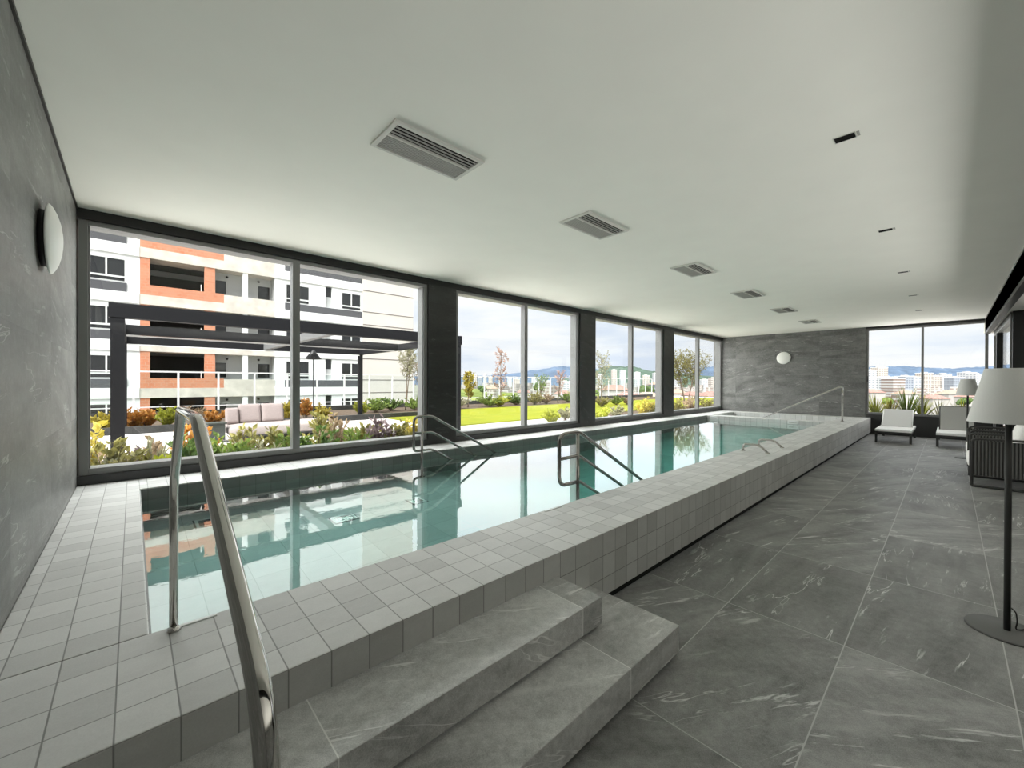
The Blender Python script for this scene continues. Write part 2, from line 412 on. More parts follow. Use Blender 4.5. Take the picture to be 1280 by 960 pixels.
# window wall: black header, base sill, columns
st(bx(UL, UF, V, V+.30, 2.985, ZC).build('beam_pool_side', M['black']))
st(bx(UL, UF, V, V+.30, -1.4, .545).build('sill', M['sill']))
cols = [(3.405, 3.929), (7.26, 7.828), (11.15, 11.758)]
for i, (a, b) in enumerate(cols):
    st(bx(a, b, V-.004, V+.26, .46, 2.99).build('column', M['column']))
# windows of the pool side
bays = [(UL+.012, 3.405, 1.512), (3.929, 7.26, 5.60), (7.828, 11.15, 9.50), (11.758, 15.57, 13.62)]
Y0, Y1 = V+.035, V+.23
def window_x(name, x0, x1, xm, z0, z1, fw=.062):
    f = MB()
    for a, b in ((x0, x0+fw), (x1-fw, x1)): f.box(a, b, Y0, Y1, z0, z1)
    f.box(x0+fw, x1-fw, Y0, Y1, z0, z0+fw); f.box(x0+fw, x1-fw, Y0, Y1, z1-fw*.8, z1)
    # raised glazing beads
    for a, b in ((x0+fw, x0+fw+.012), (x1-fw-.012, x1-fw)): f.box(a, b, Y0+.02, Y0+.06, z0+fw, z1-fw*.8)
    o = st(f.build(name, M['frame'], bevel=.003))
    m = MB().box(xm-.042, xm+.042, Y0-.004, Y1-.09, z0+fw, z1-fw*.8); m.box(xm-.006, xm+.006, Y0-.009, Y0-.003, z0+fw, z1-fw*.8)
    m.build('mullion', M['frame'], o)
    for a, b in ((x0+fw, xm-.042), (xm+.042, x1-fw)):
        bx(a, b, Y0+.036, Y0+.044, z0+fw, z1-fw*.8).build('pane', M['glass'], o)
    return o
for i, (a, b, m) in enumerate(bays): window_x('window_%d' % (i+1), a, b, m, .545, 2.988)
# far window
def window_y(name, x, y0, y1, ym, z0, z1, fw=.055):
    f = MB(); X0, X1 = x+.05, x+.13
    for a, b in ((y0, y0+fw), (y1-fw, y1)): f.box(X0, X1, a, b, z0, z1)
    f.box(X0, X1, y0+fw, y1-fw, z0, z0+fw); f.box(X0, X1, y0+fw, y1-fw, z1-fw, z1)
    o = st(f.build(name, M['frame'], bevel=.003))
    bx(X0-.004, X1, ym-.024, ym+.024, z0+fw, z1-fw).build('mullion', M['frame'], o)
    for a, b in ((y0+fw, ym-.024), (ym+.024, y1-fw)): bx(X0+.036, X0+.044, a, b, z0+fw, z1-fw).build('pane', M['glass'], o)
    return o
ow = window_y('window_5', UF, FWY0, FWY1, .50, FWZ0, FWZ1)
bx(UF+.02, UF+.05, 1.615, 1.632, 1.50, 1.66).build('handle', M['black'], ow)
# right glazing: y = -0.75 between the black recess wall and the far corner
yy = -.78
f = MB()
for a, b in ((11.55, 11.62), (15.45, 15.58)): f.box(a, b, yy-.04, yy+.04, 0, SOF)
f.box(11.62, 15.45, yy-.04, yy+.04, 0, .07); f.box(11.62, 15.45, yy-.04, yy+.04, SOF-.13, SOF)
o6 = st(f.build('window_6', M['frame'], bevel=.003))
bx(14.45, 14.62, yy-.05, yy+.05, .07, SOF-.13).build('mullion', M['black'], o6)
for a, b in ((11.62, 14.45), (14.62, 15.45)): bx(a, b, yy-.004, yy+.004, .07, SOF-.13).build('pane', M['glass'], o6)

# ------------------------------------------------------------------ pool
d = MB()
d.prism([(VO, .04), (VO, ZP), (VI, ZP), (VI, -1.3), (VO+.03, -1.3), (VO+.03, .04)], 'x', UL, UF)
d.box(UL, UP, VI, V+.01, -1.3, ZP)
d.box(UP, UF, VW, V+.01, -1.3, ZP)
d.box(UE, UE+.45, VI, VW, -1.3, ZP)
d.box(15.12, UF, VI, VW, -1.3, ZP)
deck = st(d.build('pool_surround', M['coping'], bevel=.006))
st(bx(2.0, UF, VO+.012, VO+.03, 0, .04).build('baseboard_pool', M['dark']))  # near-black strip stands in for the shade in the toe recess
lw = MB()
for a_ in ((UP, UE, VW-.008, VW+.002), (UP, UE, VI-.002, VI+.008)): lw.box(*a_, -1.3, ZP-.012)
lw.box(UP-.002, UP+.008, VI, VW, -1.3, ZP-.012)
st(lw.build('pool_lining', M['pool_wall']))  # thin lining added to carry the darkened, shaded tile
SH, DP = -.36, -1.25
b = MB()
b.box(UP, 3.1, VI, VW, -1.4, SH)
for k in range(4): b.box(3.1+.36*k, 3.1+.36*(k+1), VI, VW, -1.4, SH-(k+1)*(SH-DP)/5)
b.box(3.1+.36*4, UE, VI, VW, -1.4, DP)
b.box(UE+.45, 15.12, VI, VW, -1.3, -.55)
for k in range(4): b.box(13.3, 15.12, VI+.30*k, VI+.30*(k+1), -.55, .27-.2*k)   # steps down into the small basin
st(b.build('pool_basin', M['basin']))
tag(bx(UP-.006, UE+.006, VI-.006, VW+.006, -1.38, ZW).build('pool_water', M['water']), 'still green tinted water filling the long indoor lap pool', 'water', kind='stuff')
tag(bx(UE+.444, 15.126, VI-.006, VW+.006, -1.25, .12).build('pool_water', M['water']), 'water in the small basin beyond the far end of the lap pool', 'water', kind='stuff')

# the two stone steps
def step(name, x1, y0, z0, z1, label):
    s = MB()
    s.box(UL, x1, y0, VO+.004, z0+.022, z1)
    s.box(UL, x1-.045, y0+.05, VO+.004, z0, z0+.022)
    return tag(s.build(name, M['tread'], bevel=.003), label, 'step', 'stone steps up to the pool')
step('stone_step', 2.122, .969, 0., .163, 'lower and wider dark slate step standing on the floor beside the pool wall')
step('stone_step', 1.803, 1.236, .163, .3255, 'upper and shorter slate step against the tiled pool wall')

# ------------------------------------------------------------------ pool fittings
# skimmers at the far end of the pool
def skimmer(y0, y1, z0, z1, label):
    t = empty('pool_skimmer', (UE, (y0+y1)/2, z0), label, 'skimmer', 'skimmer faceplates at the far pool end')
    f = MB(); w = .028; X0, X1 = UE-.014, UE+.003
    f.box(X0, X1, y0, y1, z0, z0+w); f.box(X0, X1, y0, y1, z1-w, z1); f.box(X0, X1, y0, y0+w, z0+w, z1-w); f.box(X0, X1, y1-w, y1, z0+w, z1-w)
    f.build('faceplate', M['white_plastic'], t, bevel=.004)
    bx(X0+.004, X1, y0+w, y1-w, z0+w, z1-w-.03).build('flap', M['vent_white'], t)
skimmer(2.72, 2.95, .355, .45, 'white plastic skimmer faceplate at the far pool end, nearer the floor side')
skimmer(4.73, 4.96, .34, .43, 'white plastic skimmer faceplate in the far pool corner below the windows')
# flush drain frames on the pool floor
def drain(x0, x1, y0, y1, label):
    t = empty('floor_drain', ((x0+x1)/2, (y0+y1)/2, SH), label, 'drain', 'framed inlets on the pool floor')
    f = MB(); w = .024; z0, z1 = SH-.002, SH+.02
    f.box(x0, x1, y0, y0+w, z0, z1); f.box(x0, x1, y1-w, y1, z0, z1); f.box(x0, x0+w, y0+w, y1-w, z0, z1); f.box(x1-w, x1, y0+w, y1-w, z0, z1)
    f.build('frame', M['white_plastic'], t, bevel=.003)
    g = MB()
    n = 6
    for k in range(n): g.box(x0+w, x1-w, y0+w+(y1-y0-2*w)*(k+.15)/n, y0+w+(y1-y0-2*w)*(k+.75)/n, z0, SH+.008)
    g.build('grille', M['steel2'], t)
    bx(x0-.012, x1+.012, y0-.012, y1+.012, SH-.002, SH+.004).build('seat', M['dark_metal'], t)  # dark rim added as the shadow around the frame
drain(.42, .59, 4.58, 4.80, 'white framed drain on the pool floor close behind the foreground handrail')
drain(1.40, 1.61, 3.92, 4.08, 'white framed drain in the middle of the shallow pool floor')
drain(2.22, 2.38, 3.92, 4.10, 'white framed drain on the pool floor below the window side pool handrail')
# white slots along the inner edge of the coping
for a, b_, y, lb in ((.133, .262, 2.113, 'white overflow slot set in the coping at the foot of the foreground handrail'),
                     (2.31, 2.505, 2.108, 'white overflow slot set in the coping left of the near pool handrail')):
    t = MB(); t.box(a, b_, y-.010, y+.010, ZP-.004, ZP+.004)
    o = tag(t.build('overflow_slot', M['white_plastic'], bevel=.002), lb, 'slot', 'white slots in the pool coping')

# ------------------------------------------------------------------ steel rails
def flange(x, y, z, r=.042):
    return MB().lathe([(0, 0), (r, 0), (r, .006), (r*.72, .014), (0, .014)], (x, y, z), n=28)
# foreground rail over the coping
X = .121
t = empty('pool_handrail', (X, 1.35, 0), 'large polished steel handrail arching over the coping in the foreground', 'handrail')
pts = fillet([(X, .567, .0), (X, .567, 1.035), (X, 1.30, 1.352), (X, 1.775, 1.352), (X, 2.085, 1.062), (X, 2.118, .98), (X, 2.118, ZP)], [.10, .05, .03, .05, .05], 8)
MB().tube(pts, .0148, 24).build('rail', M['steel'], t)
flange(X, .567, 0).build('flange', M['steel'], t)
flange(X, 2.118-.024, ZP, .022).build('flange', M['steel'], t)
# three-bar stair rails in the pool
def stair_rail(y, xl, xp, xb, label):
    t = empty('stair_handrail', (xp, y, SH), label, 'handrail', 'three bar handrails of the pool stairs')
    r = .0175; zt, zm, zb = .985, .765, .525; x2 = 4.45
    sl = -.555
    top = fillet([(xp, y, zb), (xl, y, zb), (xl, y, zt), (xb, y, zt), (x2, y, zt+sl*(x2-xb))], [.09, .09, .06], 7)
    MB().tube(top, r).build('top_bar', M['steel2'], t)
    MB().tube(fillet([(xl, y, zm), (xb, y, zm), (x2-.35, y, zm+sl*(x2-.35-xb))], .05, 6), r*.9).build('middle_bar', M['steel2'], t)
    MB().tube(fillet([(xp, y, zb), (xb, y, zb), (x2-.75, y, zb+sl*(x2-.75-xb))], .05, 6), r*.9).build('bottom_bar', M['steel2'], t)
    MB().tube([(xp, y, SH), (xp, y, zt)], r).build('post', M['steel2'], t)
    MB().tube([(x2, y, zt+sl*(x2-xb)), (x2, y, -.62)], r).build('post', M['steel2'], t)
    flange(xp, y, SH).build('flange', M['steel2'], t)
stair_rail(4.85, 2.735, 2.86, 3.01, 'three bar steel handrail standing in the pool on the window side')
stair_rail(2.36, 2.775, 3.04, 3.06, 'three bar steel handrail standing in the pool next to the near coping')
# far rail down into the small basin
X = 13.438
t = empty('basin_handrail', (X, 1.885, ZP), 'slender steel handrail sloping down from a post at the far pool end', 'handrail')
MB().tube(fillet([(X, 1.885, ZP), (X, 1.885, 1.349), (X, 1.95, 1.349), (X, 3.78, .40), (X, 3.78, -.5)], [.06, .05, .05], 6), .021).build('rail', M['steel'], t)
flange(X, 1.885, ZP).build('flange', M['steel'], t)
# two grab arches over the coping
def grab(x, label):
    t = empty('grab_handle', (x, 1.9, ZP), label, 'grab handle', 'grab handles on the pool coping')
    p = fillet([(x, 2.055, ZP), (x, 2.055, .555), (x, 1.84, .565), (x, 1.735, ZP)], [.06, .07], 8)
    MB().tube(p, .016).build('handle', M['steel'], t)
    flange(x, 2.055, ZP, .03).build('flange', M['steel'], t); flange(x, 1.738, ZP, .03).build('flange', M['steel'], t)
grab(6.54, 'nearer of two low steel grab arches on the pool coping')
grab(7.26, 'farther of two low steel grab arches on the pool coping')

# ------------------------------------------------------------------ ceiling
ordn = ['nearest', 'second nearest', 'third nearest', 'fourth nearest', 'fifth nearest', 'farthest']
t = empty('ceiling_vent', (1.545, 2.525, ZC), 'nearest and largest of the white ceiling air vents', 'air vent', 'ceiling air vents')
x0, x1, y0, y1 = 1.19, 1.90, 2.342, 2.706
zc = ZC-.0005
f = MB(); w = .032
f.box(x0, x1, y0, y0+w, zc-.016, zc); f.box(x0, x1, y1-w*.7, y1, zc-.016, zc); f.box(x0, x0+w, y0+w, y1-w*.7, zc-.016, zc); f.box(x1-w, x1, y0+w, y1-w*.7, zc-.016, zc)
f.build('frame', M['vent_white'], t, bevel=.003)
bx(x0+w, x1-w, y0+w, y1-w*.7, zc-.002, zc).build('backing', M['dark'], t)
for k in range(3):
    yk = y0+w+.030+k*.033
    MB().prism([(yk, zc-.004), (yk+.005, zc-.004), (yk+.004, zc-.014), (yk-.001, zc-.014)], 'x', x0+w, x1-w).build('slat', M['vent_grey'], t)
bx(x0+w, x1-w, y0+w+.128, y0+w+.142, zc-.017, zc-.002).build('divider', M['vent_white'], t)
g = MB(); n = 9; ya = y0+w+.142; yb = y1-w*.7
for k in range(n):
    a = ya+(yb-ya)*k/n; s_ = (yb-ya)/n
    g.prism([(a, zc-.002), (a+s_, zc-.002), (a+s_*.96, zc-.007), (a+s_*.1, zc-.012)], 'x', x0+w, x1-w)
g.build('grille', M['vent_grey'], t)
for i, xc in enumerate((3.52, 5.92, 8.25, 10.62, 13.1)):
    dup(t, (xc, 2.525, ZC), '%s of the row of six ceiling air vents, counted from the camera' % ordn[i+1])
t = empty('recessed_spotlight', (3.46, .482, ZC), 'nearest black rectangular spotlight recessed in the ceiling, right of the air vents', 'spotlight', 'recessed ceiling spotlights')
x0, x1, y0, y1 = 3.422, 3.500, .428, .535
f = MB()
f.box(x0-.004, x1+.004, y0-.004, y0, ZC-.004, ZC); f.box(x0-.004, x1+.004, y1, y1+.004, ZC-.004, ZC); f.box(x0-.004, x0, y0, y1, ZC-.004, ZC); f.box(x1, x1+.004, y0, y1, ZC-.004, ZC)
f.build('rim', M['vent_white'], t)
bx(x0, x1, y0, y1, ZC-.002, ZC-.0003).build('aperture', M['dark'], t)
bx(x0+.006, x1-.006, y0-.022, y0-.008, ZC-.003, ZC).build('clip', M['vent_grey'], t)
for i, xc in enumerate((5.86, 8.25, 10.56, 12.84)):
    dup(t, (xc, .472, ZC), '%s black spotlight recessed in the ceiling, right of the air vents' % (ordn[i+1] if i < 3 else 'farthest'))

# ------------------------------------------------------------------ wall lamps
def wall_lamp(c, axis, sg, label):
    t = empty('wall_lamp', c, label, 'wall lamp', 'round opal wall lamps')
    prof = [(0, .085), (.05, .083), (.10, .076), (.15, .063), (.18, .050), (.195, .040), (.2, .034), (.197, .030), (0, .030)]
    MB().lathe([(r, sg*h) for r, h in prof], c, axis, 56).build('diffuser', M['opal'], t)
    MB().lathe([(0, sg*.03), (.16, sg*.03), (.16, 0), (0, 0)], c, axis, 40).build('backplate', M['black'], t)
wall_lamp((UL+.0005, 3.56, 2.27), 'x', 1, 'white domed round wall lamp on the left slate wall beside the window')
wall_lamp((UF-.0005, 3.695, 2.27), 'x', -1, 'white round wall lamp on the far slate wall above the pool end')

# ------------------------------------------------------------------ floor lamps
def floor_lamp(x, y, label):
    t = empty('floor_lamp', (x, y, 0), label, 'floor lamp', 'floor lamps with conical shades')
    MB().lathe([(0, .0), (.168, .0), (.168, .008), (.162, .012), (0, .012)], (x, y, 0), n=56).build('base', M['lampbase'], t)
    MB().tube([(x, y, .012), (x, y, 1.40)], .0145, 20).build('pole', M['lampmetal'], t)
    MB().lathe([(.166, 1.222), (.096, 1.536), (.094, 1.538), (.091, 1.534), (.162, 1.222), (.166, 1.222)], (x, y, 0), n=64).build('shade', M['shade'], t)
    s = MB()
    for k in range(3):
        a = k*2.094+.4; s.tube([(x, y, 1.40), (x+.103*math.cos(a), y+.103*math.sin(a), 1.48)], .003, 6)
    s.lathe([(0, 1.36), (.02, 1.36), (.02, 1.43), (.03, 1.44), (.03, 1.48), (0, 1.5)], (x, y, 0), n=20)
    s.build('shade_holder', M['lampmetal'], t)
    MB().tube(fillet([(x+.012, y-.016, .14), (x+.02, y-.034, .12), (x+.022, y-.04, .06), (x+.016, y-.03, .02), (x+.05, y-.06, .016), (x+.2, y-.12, .016)], .02, 4), .0035, 8).build('cord', M['black'], t)
floor_lamp(3.74, -.237, 'dark floor lamp with large pale conical shade in the right foreground')
floor_lamp(11.85, -.243, 'distant floor lamp with conical shade in front of the far window')

# ------------------------------------------------------------------ sun loungers at the far window
def lounger(x0, x1, y0, y1, hinge, ztop, xtop, sling, label):
    t = empty('sun_lounger', ((x0+x1)/2, (y0+y1)/2, 0), label, 'sun lounger', 'sun loungers under the far window')
    zs = .325; w = .045
    f = MB()
    f.box(x0, x1, y0, y0+w, zs-.055, zs); f.box(x0, x1, y1-w, y1, zs-.055, zs); f.box(x0, x0+w, y0+w, y1-w, zs-.055, zs); f.box(x1-w, x1, y0+w, y1-w, zs-.055, zs)
    f.build('frame', M['white_metal'], t, bevel=.006)
    f2 = MB().box(x0-.003, x1, y0+.004, y0+w-.004, zs-.10, zs-.055).box(x0-.003, x1, y1-w+.004, y1-.004, zs-.10, zs-.055).box(x0-.003, x0+w, y0+w-.004, y1-w+.004, zs-.10, zs-.055)
    f2.build('under_frame', M['dark_metal'], t)
    bx(x0+w, hinge, y0+w, y1-w, zs-.012, zs+.004).build('seat', M['white_metal'], t)
    b = MB(); th = .02; n = Vector((-(ztop-zs), 0, xtop-hinge)).normalized()*th
    q = [(hinge, zs), (xtop, ztop), (xtop+n.x, ztop+n.z), (hinge+n.x, zs+n.z)]
    b.prism(q, 'y', y0+w+.012, y1-w-.012).build('backrest', sling, t, bevel=.006)
    fr = MB()
    for y in (y0+w, y1-w): fr.tube([(hinge, y, zs), (xtop+.02, y, ztop+.01)], .013, 10)
    fr.tube([(xtop+.02, y0+w, ztop+.01), (xtop+.02, y1-w, ztop+.01)], .013, 10)
    fr.build('back_frame', M['white_metal'] if sling is M['sling'] else M['dark_metal'], t)
    for x, y in ((x0, y0), (x0, y1-.045), (x1-.05, y0), (x1-.05, y1-.045)):
        bx(x, x+.05, y, y+.045, 0, zs-.1 if True else 0).build('leg', M['dark_metal'], t, bevel=.004)  # shadow under the lounger put into the legs' dark colour
lounger(13.52, 15.25, .60, 1.26, 14.50, .73, 15.02, M['sling'], 'left pale sun lounger under the far window with white seat and raised back')
lounger(13.52, 15.25, -.46, .205, 14.50, .86, 14.98, M['sling_grey'], 'right sun lounger with darker grey raised back, behind the distant floor lamp')

# ------------------------------------------------------------------ rope armchairs
def armchair(x0, x1, yf, yb, label):
    """arms across x0 and x1, front at yf (towards the pool), back at yb"""
    t = empty('rope_armchair', ((x0+x1)/2, (yf+yb)/2, 0), label, 'armchair', 'woven rope armchairs on the right')
    r = .017; zt = .68; z0 = .17
    for x in (x0, x1):
        loop = fillet([(x, yf+.03, .018), (x, yf+.03, zt), (x, yb, zt), (x, yb, .018), (x, yf+.03, .018)], .07, 6)
        MB().tube(loop, r, 12, cap=False).build('arm_frame', M['dark_metal'], t)
        MB().prism([(yf+.055, z0), (yf+.055, zt-.03), (yb-.0, zt-.02), (yb-.0, z0)], 'x', x-.012, x+.012).build('arm_panel', M['rope'], t)
    MB().prism([(x0+.02, z0+.02), (x0+.02, zt+.05), (x1-.02, zt+.05), (x1-.02, z0+.02)], 'y', yb-.014, yb+.014).build('back_panel', M['rope'], t)
    MB().tube(fillet([(x0, yb, zt-.05), (x0+.01, yb, zt+.06), (x1-.01, yb, zt+.06), (x1, yb, zt-.05)], .06, 6), r, 12).build('back_rail', M['dark_metal'], t)
    s = MB().box(x0+.02, x1-.02, yb, yf, .21, .25); s.build('seat_frame', M['dark_metal'], t)
    cushion(x0+.025, x1-.025, yb+.03, yf+.07, .25, .44, M['cushion_white'], 'seat_cushion', t, e=.2, ed=.35)
    return t
def cushion(x0, x1, y0, y1, z0, z1, mat, name, parent=None, rot=None, flat='z', e=.24, ed=.55):
    """soft stuffed box: a super-ellipsoid, flat along one axis"""
    m = MB(); cx, cy, cz = (x0+x1)/2, (y0+y1)/2, (z0+z1)/2; a, b, c = (x1-x0)/2, (y1-y0)/2, (z1-z0)/2
    N, K = 48, 18; vs = []
    def p(v, q): return math.copysign(abs(v)**q, v)
    for i in range(K+1):
        f = -math.pi/2+math.pi*i/K
        for j in range(N):
            g = 2*math.pi*j/N; r = p(math.cos(f), ed*.6)
            u, v_, w = r*p(math.cos(g), e), r*p(math.sin(g), e), p(math.sin(f), ed*1.2)
            v = Vector((a*u, b*v_, c*w)) if flat == 'z' else Vector((a*u, b*w, c*v_))
            if rot: v = rot @ v
            vs.append((cx+v.x, cy+v.y, cz+v.z))
    fs = [(i*N+j, i*N+(j+1) % N, (i+1)*N+(j+1) % N, (i+1)*N+j) for i in range(K) for j in range(N)]
    return m.add(vs, fs, True).build(name, mat, parent)
armchair(8.66, 9.55, -.25, -1.05, 'nearer dark woven rope armchair with white seat cushion, facing the pool')
armchair(10.15, 11.02, -.27, -1.07, 'farther dark woven rope armchair, behind the nearer one')
tag(cushion(8.76, 9.40, -.86, -.60, .43, .88, M['cushion_white'], 'back_pillow', rot=Matrix.Rotation(R(12), 3, 'X'), flat='y'), 'pale back pillow standing in the nearer rope armchair', 'pillow', 'armchair pillows')
# ================================================================== OUTSIDE: the roof terrace
VG = 21.5       # line of the glass guard rail
st(bx(-14, 44, V+.30, VG+.35, -.6, -.02).build('terrace_slab', M['paving']))
p = MB(); p.box(-9, 7.35, 8.3, 15.2, -.02, 0); p.box(7.35, 15.2, 8.9, 11.0, -.02, 0)
st(p.build('terrace_paving', M['paving']))
p = MB(); p.box(-9, 7.35, V+.30, 8.3, -.02, .01); p.box(7.35, 30, V+.30, 8.9, -.02, .01); p.box(-9, 9.0, 15.35, VG-.2, -.02, .01); p.box(9.0, 40, 17.4, VG-.2, -.02, .01); p.box(15.2, 40, 8.9, 11.0, -.02, .01)
st(p.build('planting_bed', M['soil']))
p = MB(); p.box(-9, 9.0, 15.2, 15.35, -.02, .20); p.box(9.0, 40, VG-.25, VG-.05, 0, .24); p.box(-9, 9., VG-.25, VG-.05, 0, .24)
st(p.build('terrace_kerb', M['column']))
tag(bx(7.35, 40, 11.0, 17.4, -.02, .035).build('lawn', M['lawn']), 'bright yellow green lawn strip on the roof terrace', 'lawn', kind='stuff')
# terrace outside the far window and the right side
st(bx(UF+.5, 24, -3, V+.3, -.6, .02).build('terrace_slab_side', M['paving']))
st(bx(UL-.3, 24, -7.5, -4.4, -.6, -.05).build('terrace_slab_right', M['paving']))
st(bx(16.3, 17.5, -2.6, 2.6, .02, .30).build('planter_bed', M['soil']))

# glass guard rail
t = empty('guard_rail', (12, VG, 0), 'white posted glass guard rail along the far edge of the roof terrace', 'railing')
us = [.034-1.342*3+1.342*k for k in range(34)]
bx(us[0], us[-1], VG-.03, VG+.03, 1.80, 1.86).build('top_rail', M['white_frame'], t)
bx(us[0], us[-1], VG-.02, VG+.02, .40, .44).build('bottom_rail', M['white_frame'], t)
for u in us: bx(u-.035, u+.035, VG-.03, VG+.03, -.02, 1.80).build('post', M['white_frame'], t)
for a, b_ in zip(us[:-1], us[1:]): bx(a+.04, b_-.04, VG-.005, VG+.005, .46, 1.78).build('glass_panel', M['rail_glass'], t)

# pergola
t = empty('pergola', (3.2, 12.5, 0), 'large dark metal pergola standing over the outdoor sofa', 'pergola')
PX0, PX1, PY0, PY1 = -.26, 6.62, 9.17, 15.85
for x, y, wd in ((PX0, PY0, .17), (PX1-.15, PY0, .15), (PX0, PY1-.15, .15), (PX1-.15, PY1-.15, .15)):
    bx(x, x+wd, y, y+wd, 0, 2.50).build('post', M['pergola'], t)
for y, z0 in ((PY0, 2.48), (12.55, 2.50), (PY1-.16, 2.50)):
    bx(PX0-.02, PX1+.03, y-.01, y+.16, z0, 2.715).build('beam', M['pergola'], t)
for x, mt in ((PX0, M['pergola']), (3.22, M['pergola_grey']), (PX1-.15, M['pergola'])):
    for a, b_ in ((PY0+.16, 12.54), (12.72, PY1-.17)):
        bx(x, x+.15, a, b_, 2.505, 2.70).build('cross_beam', mt, t)
bx(PX0+.16, PX1-.16, 12.74, 12.79, 2.47, 2.50).build('light_strip', M['white_frame'], t)
bx(PX0+.16, PX1-.16, PY1-.23, PY1-.19, 2.46, 2.49).build('light_strip', M['white_frame'], t)

# outdoor sofa and its loose cushions
t = empty('outdoor_sofa', (2.9, 12.2, 0), 'low upholstered outdoor daybed sofa under the pergola', 'sofa')
cushion(1.68, 4.08, 11.62, 12.82, .12, .385, M['sofa_fabric'], 'seat', t, e=.2, ed=.4)
bx(1.85, 3.10, 12.66, 12.74, .10, .70).build('back_frame', M['dark_metal'], t, bevel=.02)
bx(1.80, 3.95, 11.72, 12.70, .08, .135).build('base', M['dark_metal'], t)
for x in (1.85, 3.85):
    for y in (11.8, 12.55): bx(x, x+.06, y, y+.06, 0, .09).build('leg', M['dark_metal'], t)
lean = Matrix.Rotation(R(-12), 3, 'X')
tag(cushion(1.985, 2.485, 12.33, 12.55, .365, .86, M['sofa_fabric2'], 'sofa_cushion', rot=lean, flat='y', e=.16), 'middle beige back cushion of the outdoor sofa', 'cushion', 'sofa cushions')
tag(cushion(2.495, 3.02, 12.33, 12.55, .365, .865, M['sofa_fabric2'], 'sofa_cushion', rot=lean, flat='y', e=.16), 'right beige back cushion of the outdoor sofa', 'cushion', 'sofa cushions')
tag(cushion(1.70, 1.98, 12.25, 12.45, .37, .78, M['sofa_fabric2'], 'sofa_cushion', rot=lean, flat='y', e=.16), 'smaller left back cushion at the end of the outdoor sofa', 'cushion', 'sofa cushions')
b = MB().box(1.30, 1.62, 11.75, 12.07, .05, .44); b.box(1.27, 1.65, 11.72, 12.10, .44, .475); b.box(1.34, 1.58, 11.79, 12.03, 0, .05)
tag(b.build('side_table', plain('dark_green_metal', (.045, .052, .045), .6), bevel=.008), 'dark box side table beside the outdoor sofa', 'side table')
x, y = 3.955, 12.95
t = empty('outdoor_lamp', (x, y, 0), 'slim black outdoor lamp with a pointed cone shade behind the sofa', 'outdoor lamp')
MB().lathe([(0, 0), (.16, 0), (.16, .02), (0, .03)], (x, y, 0), n=32).build('base', M['black'], t)
MB().tube([(x, y, .02), (x, y, 2.24)], .014, 10).build('pole', M['black'], t)
MB().lathe([(.215, 2.12), (.23, 2.14), (.05, 2.36), (.03, 2.39), (0, 2.40)], (x, y, 0), n=6).build('shade', M['black'], t)

# ------------------------------------------------------------------ plants
rng = random.Random(11)
def leaf_add(m, p, d, L, W):
    d = d.normalized(); s = d.orthogonal().normalized()
    s = (Matrix.Rotation(rng.uniform(0, 6.28), 3, d) @ s)
    n = d.cross(s)
    mid = p+d*L*.5
    m.add([p, mid+s*W*.5-n*W*.12, p+d*L-n*L*.08, mid-s*W*.5-n*W*.12, mid+n*W*.1], [(0, 1, 4), (1, 2, 4), (2, 3, 4), (3, 0, 4)])
def shrub(name, x, y, h, r, lmat, label, stems=9, leaves=22, L=.085, W=.045, spiky=False, group=None, z=0., up=.35, cat='shrub'):
    t = empty(name, (x, y, z), label, cat, group)
    fm, sm = MB(), MB()
    for k in range(stems):
        a = rng.uniform(0, 6.28); rr = r*math.sqrt(rng.random()); hh = h*(.55+.45*rng.random())*(1-.35*(rr/r)**2)
        p0 = Vector((x+.05*rng.uniform(-1, 1), y+.05*rng.uniform(-1, 1), z)); p2 = Vector((x+rr*math.cos(a), y+rr*math.sin(a), z+hh))
        p1 = (p0+p2)/2+Vector((-.1*rr*math.cos(a), -.1*rr*math.sin(a), .12*hh))
        pts = [p0*(1-q)**2+p1*2*q*(1-q)+p2*q*q for q in (0, .25, .5, .75, 1)]
        sm.tube(pts, .008, 5, False, .003)
        ax = (p2-p1).normalized()
        for j in range(leaves):
            q = .22+.78*(j+rng.random())/leaves
            p = p0*(1-q)**2+p1*2*q*(1-q)+p2*q*q
            b = rng.uniform(0, 6.28)
            o = Vector((math.cos(b), math.sin(b), rng.uniform(-.2, .7)))*(1-up)+ax*up*1.6
            sc = rng.uniform(.7, 1.2)
            leaf_add(fm, p+o*.01, o, L*sc, W*sc)
    fm.build('foliage', lmat, t, recalc=False); sm.build('stem', M['bark'], t)
    return t
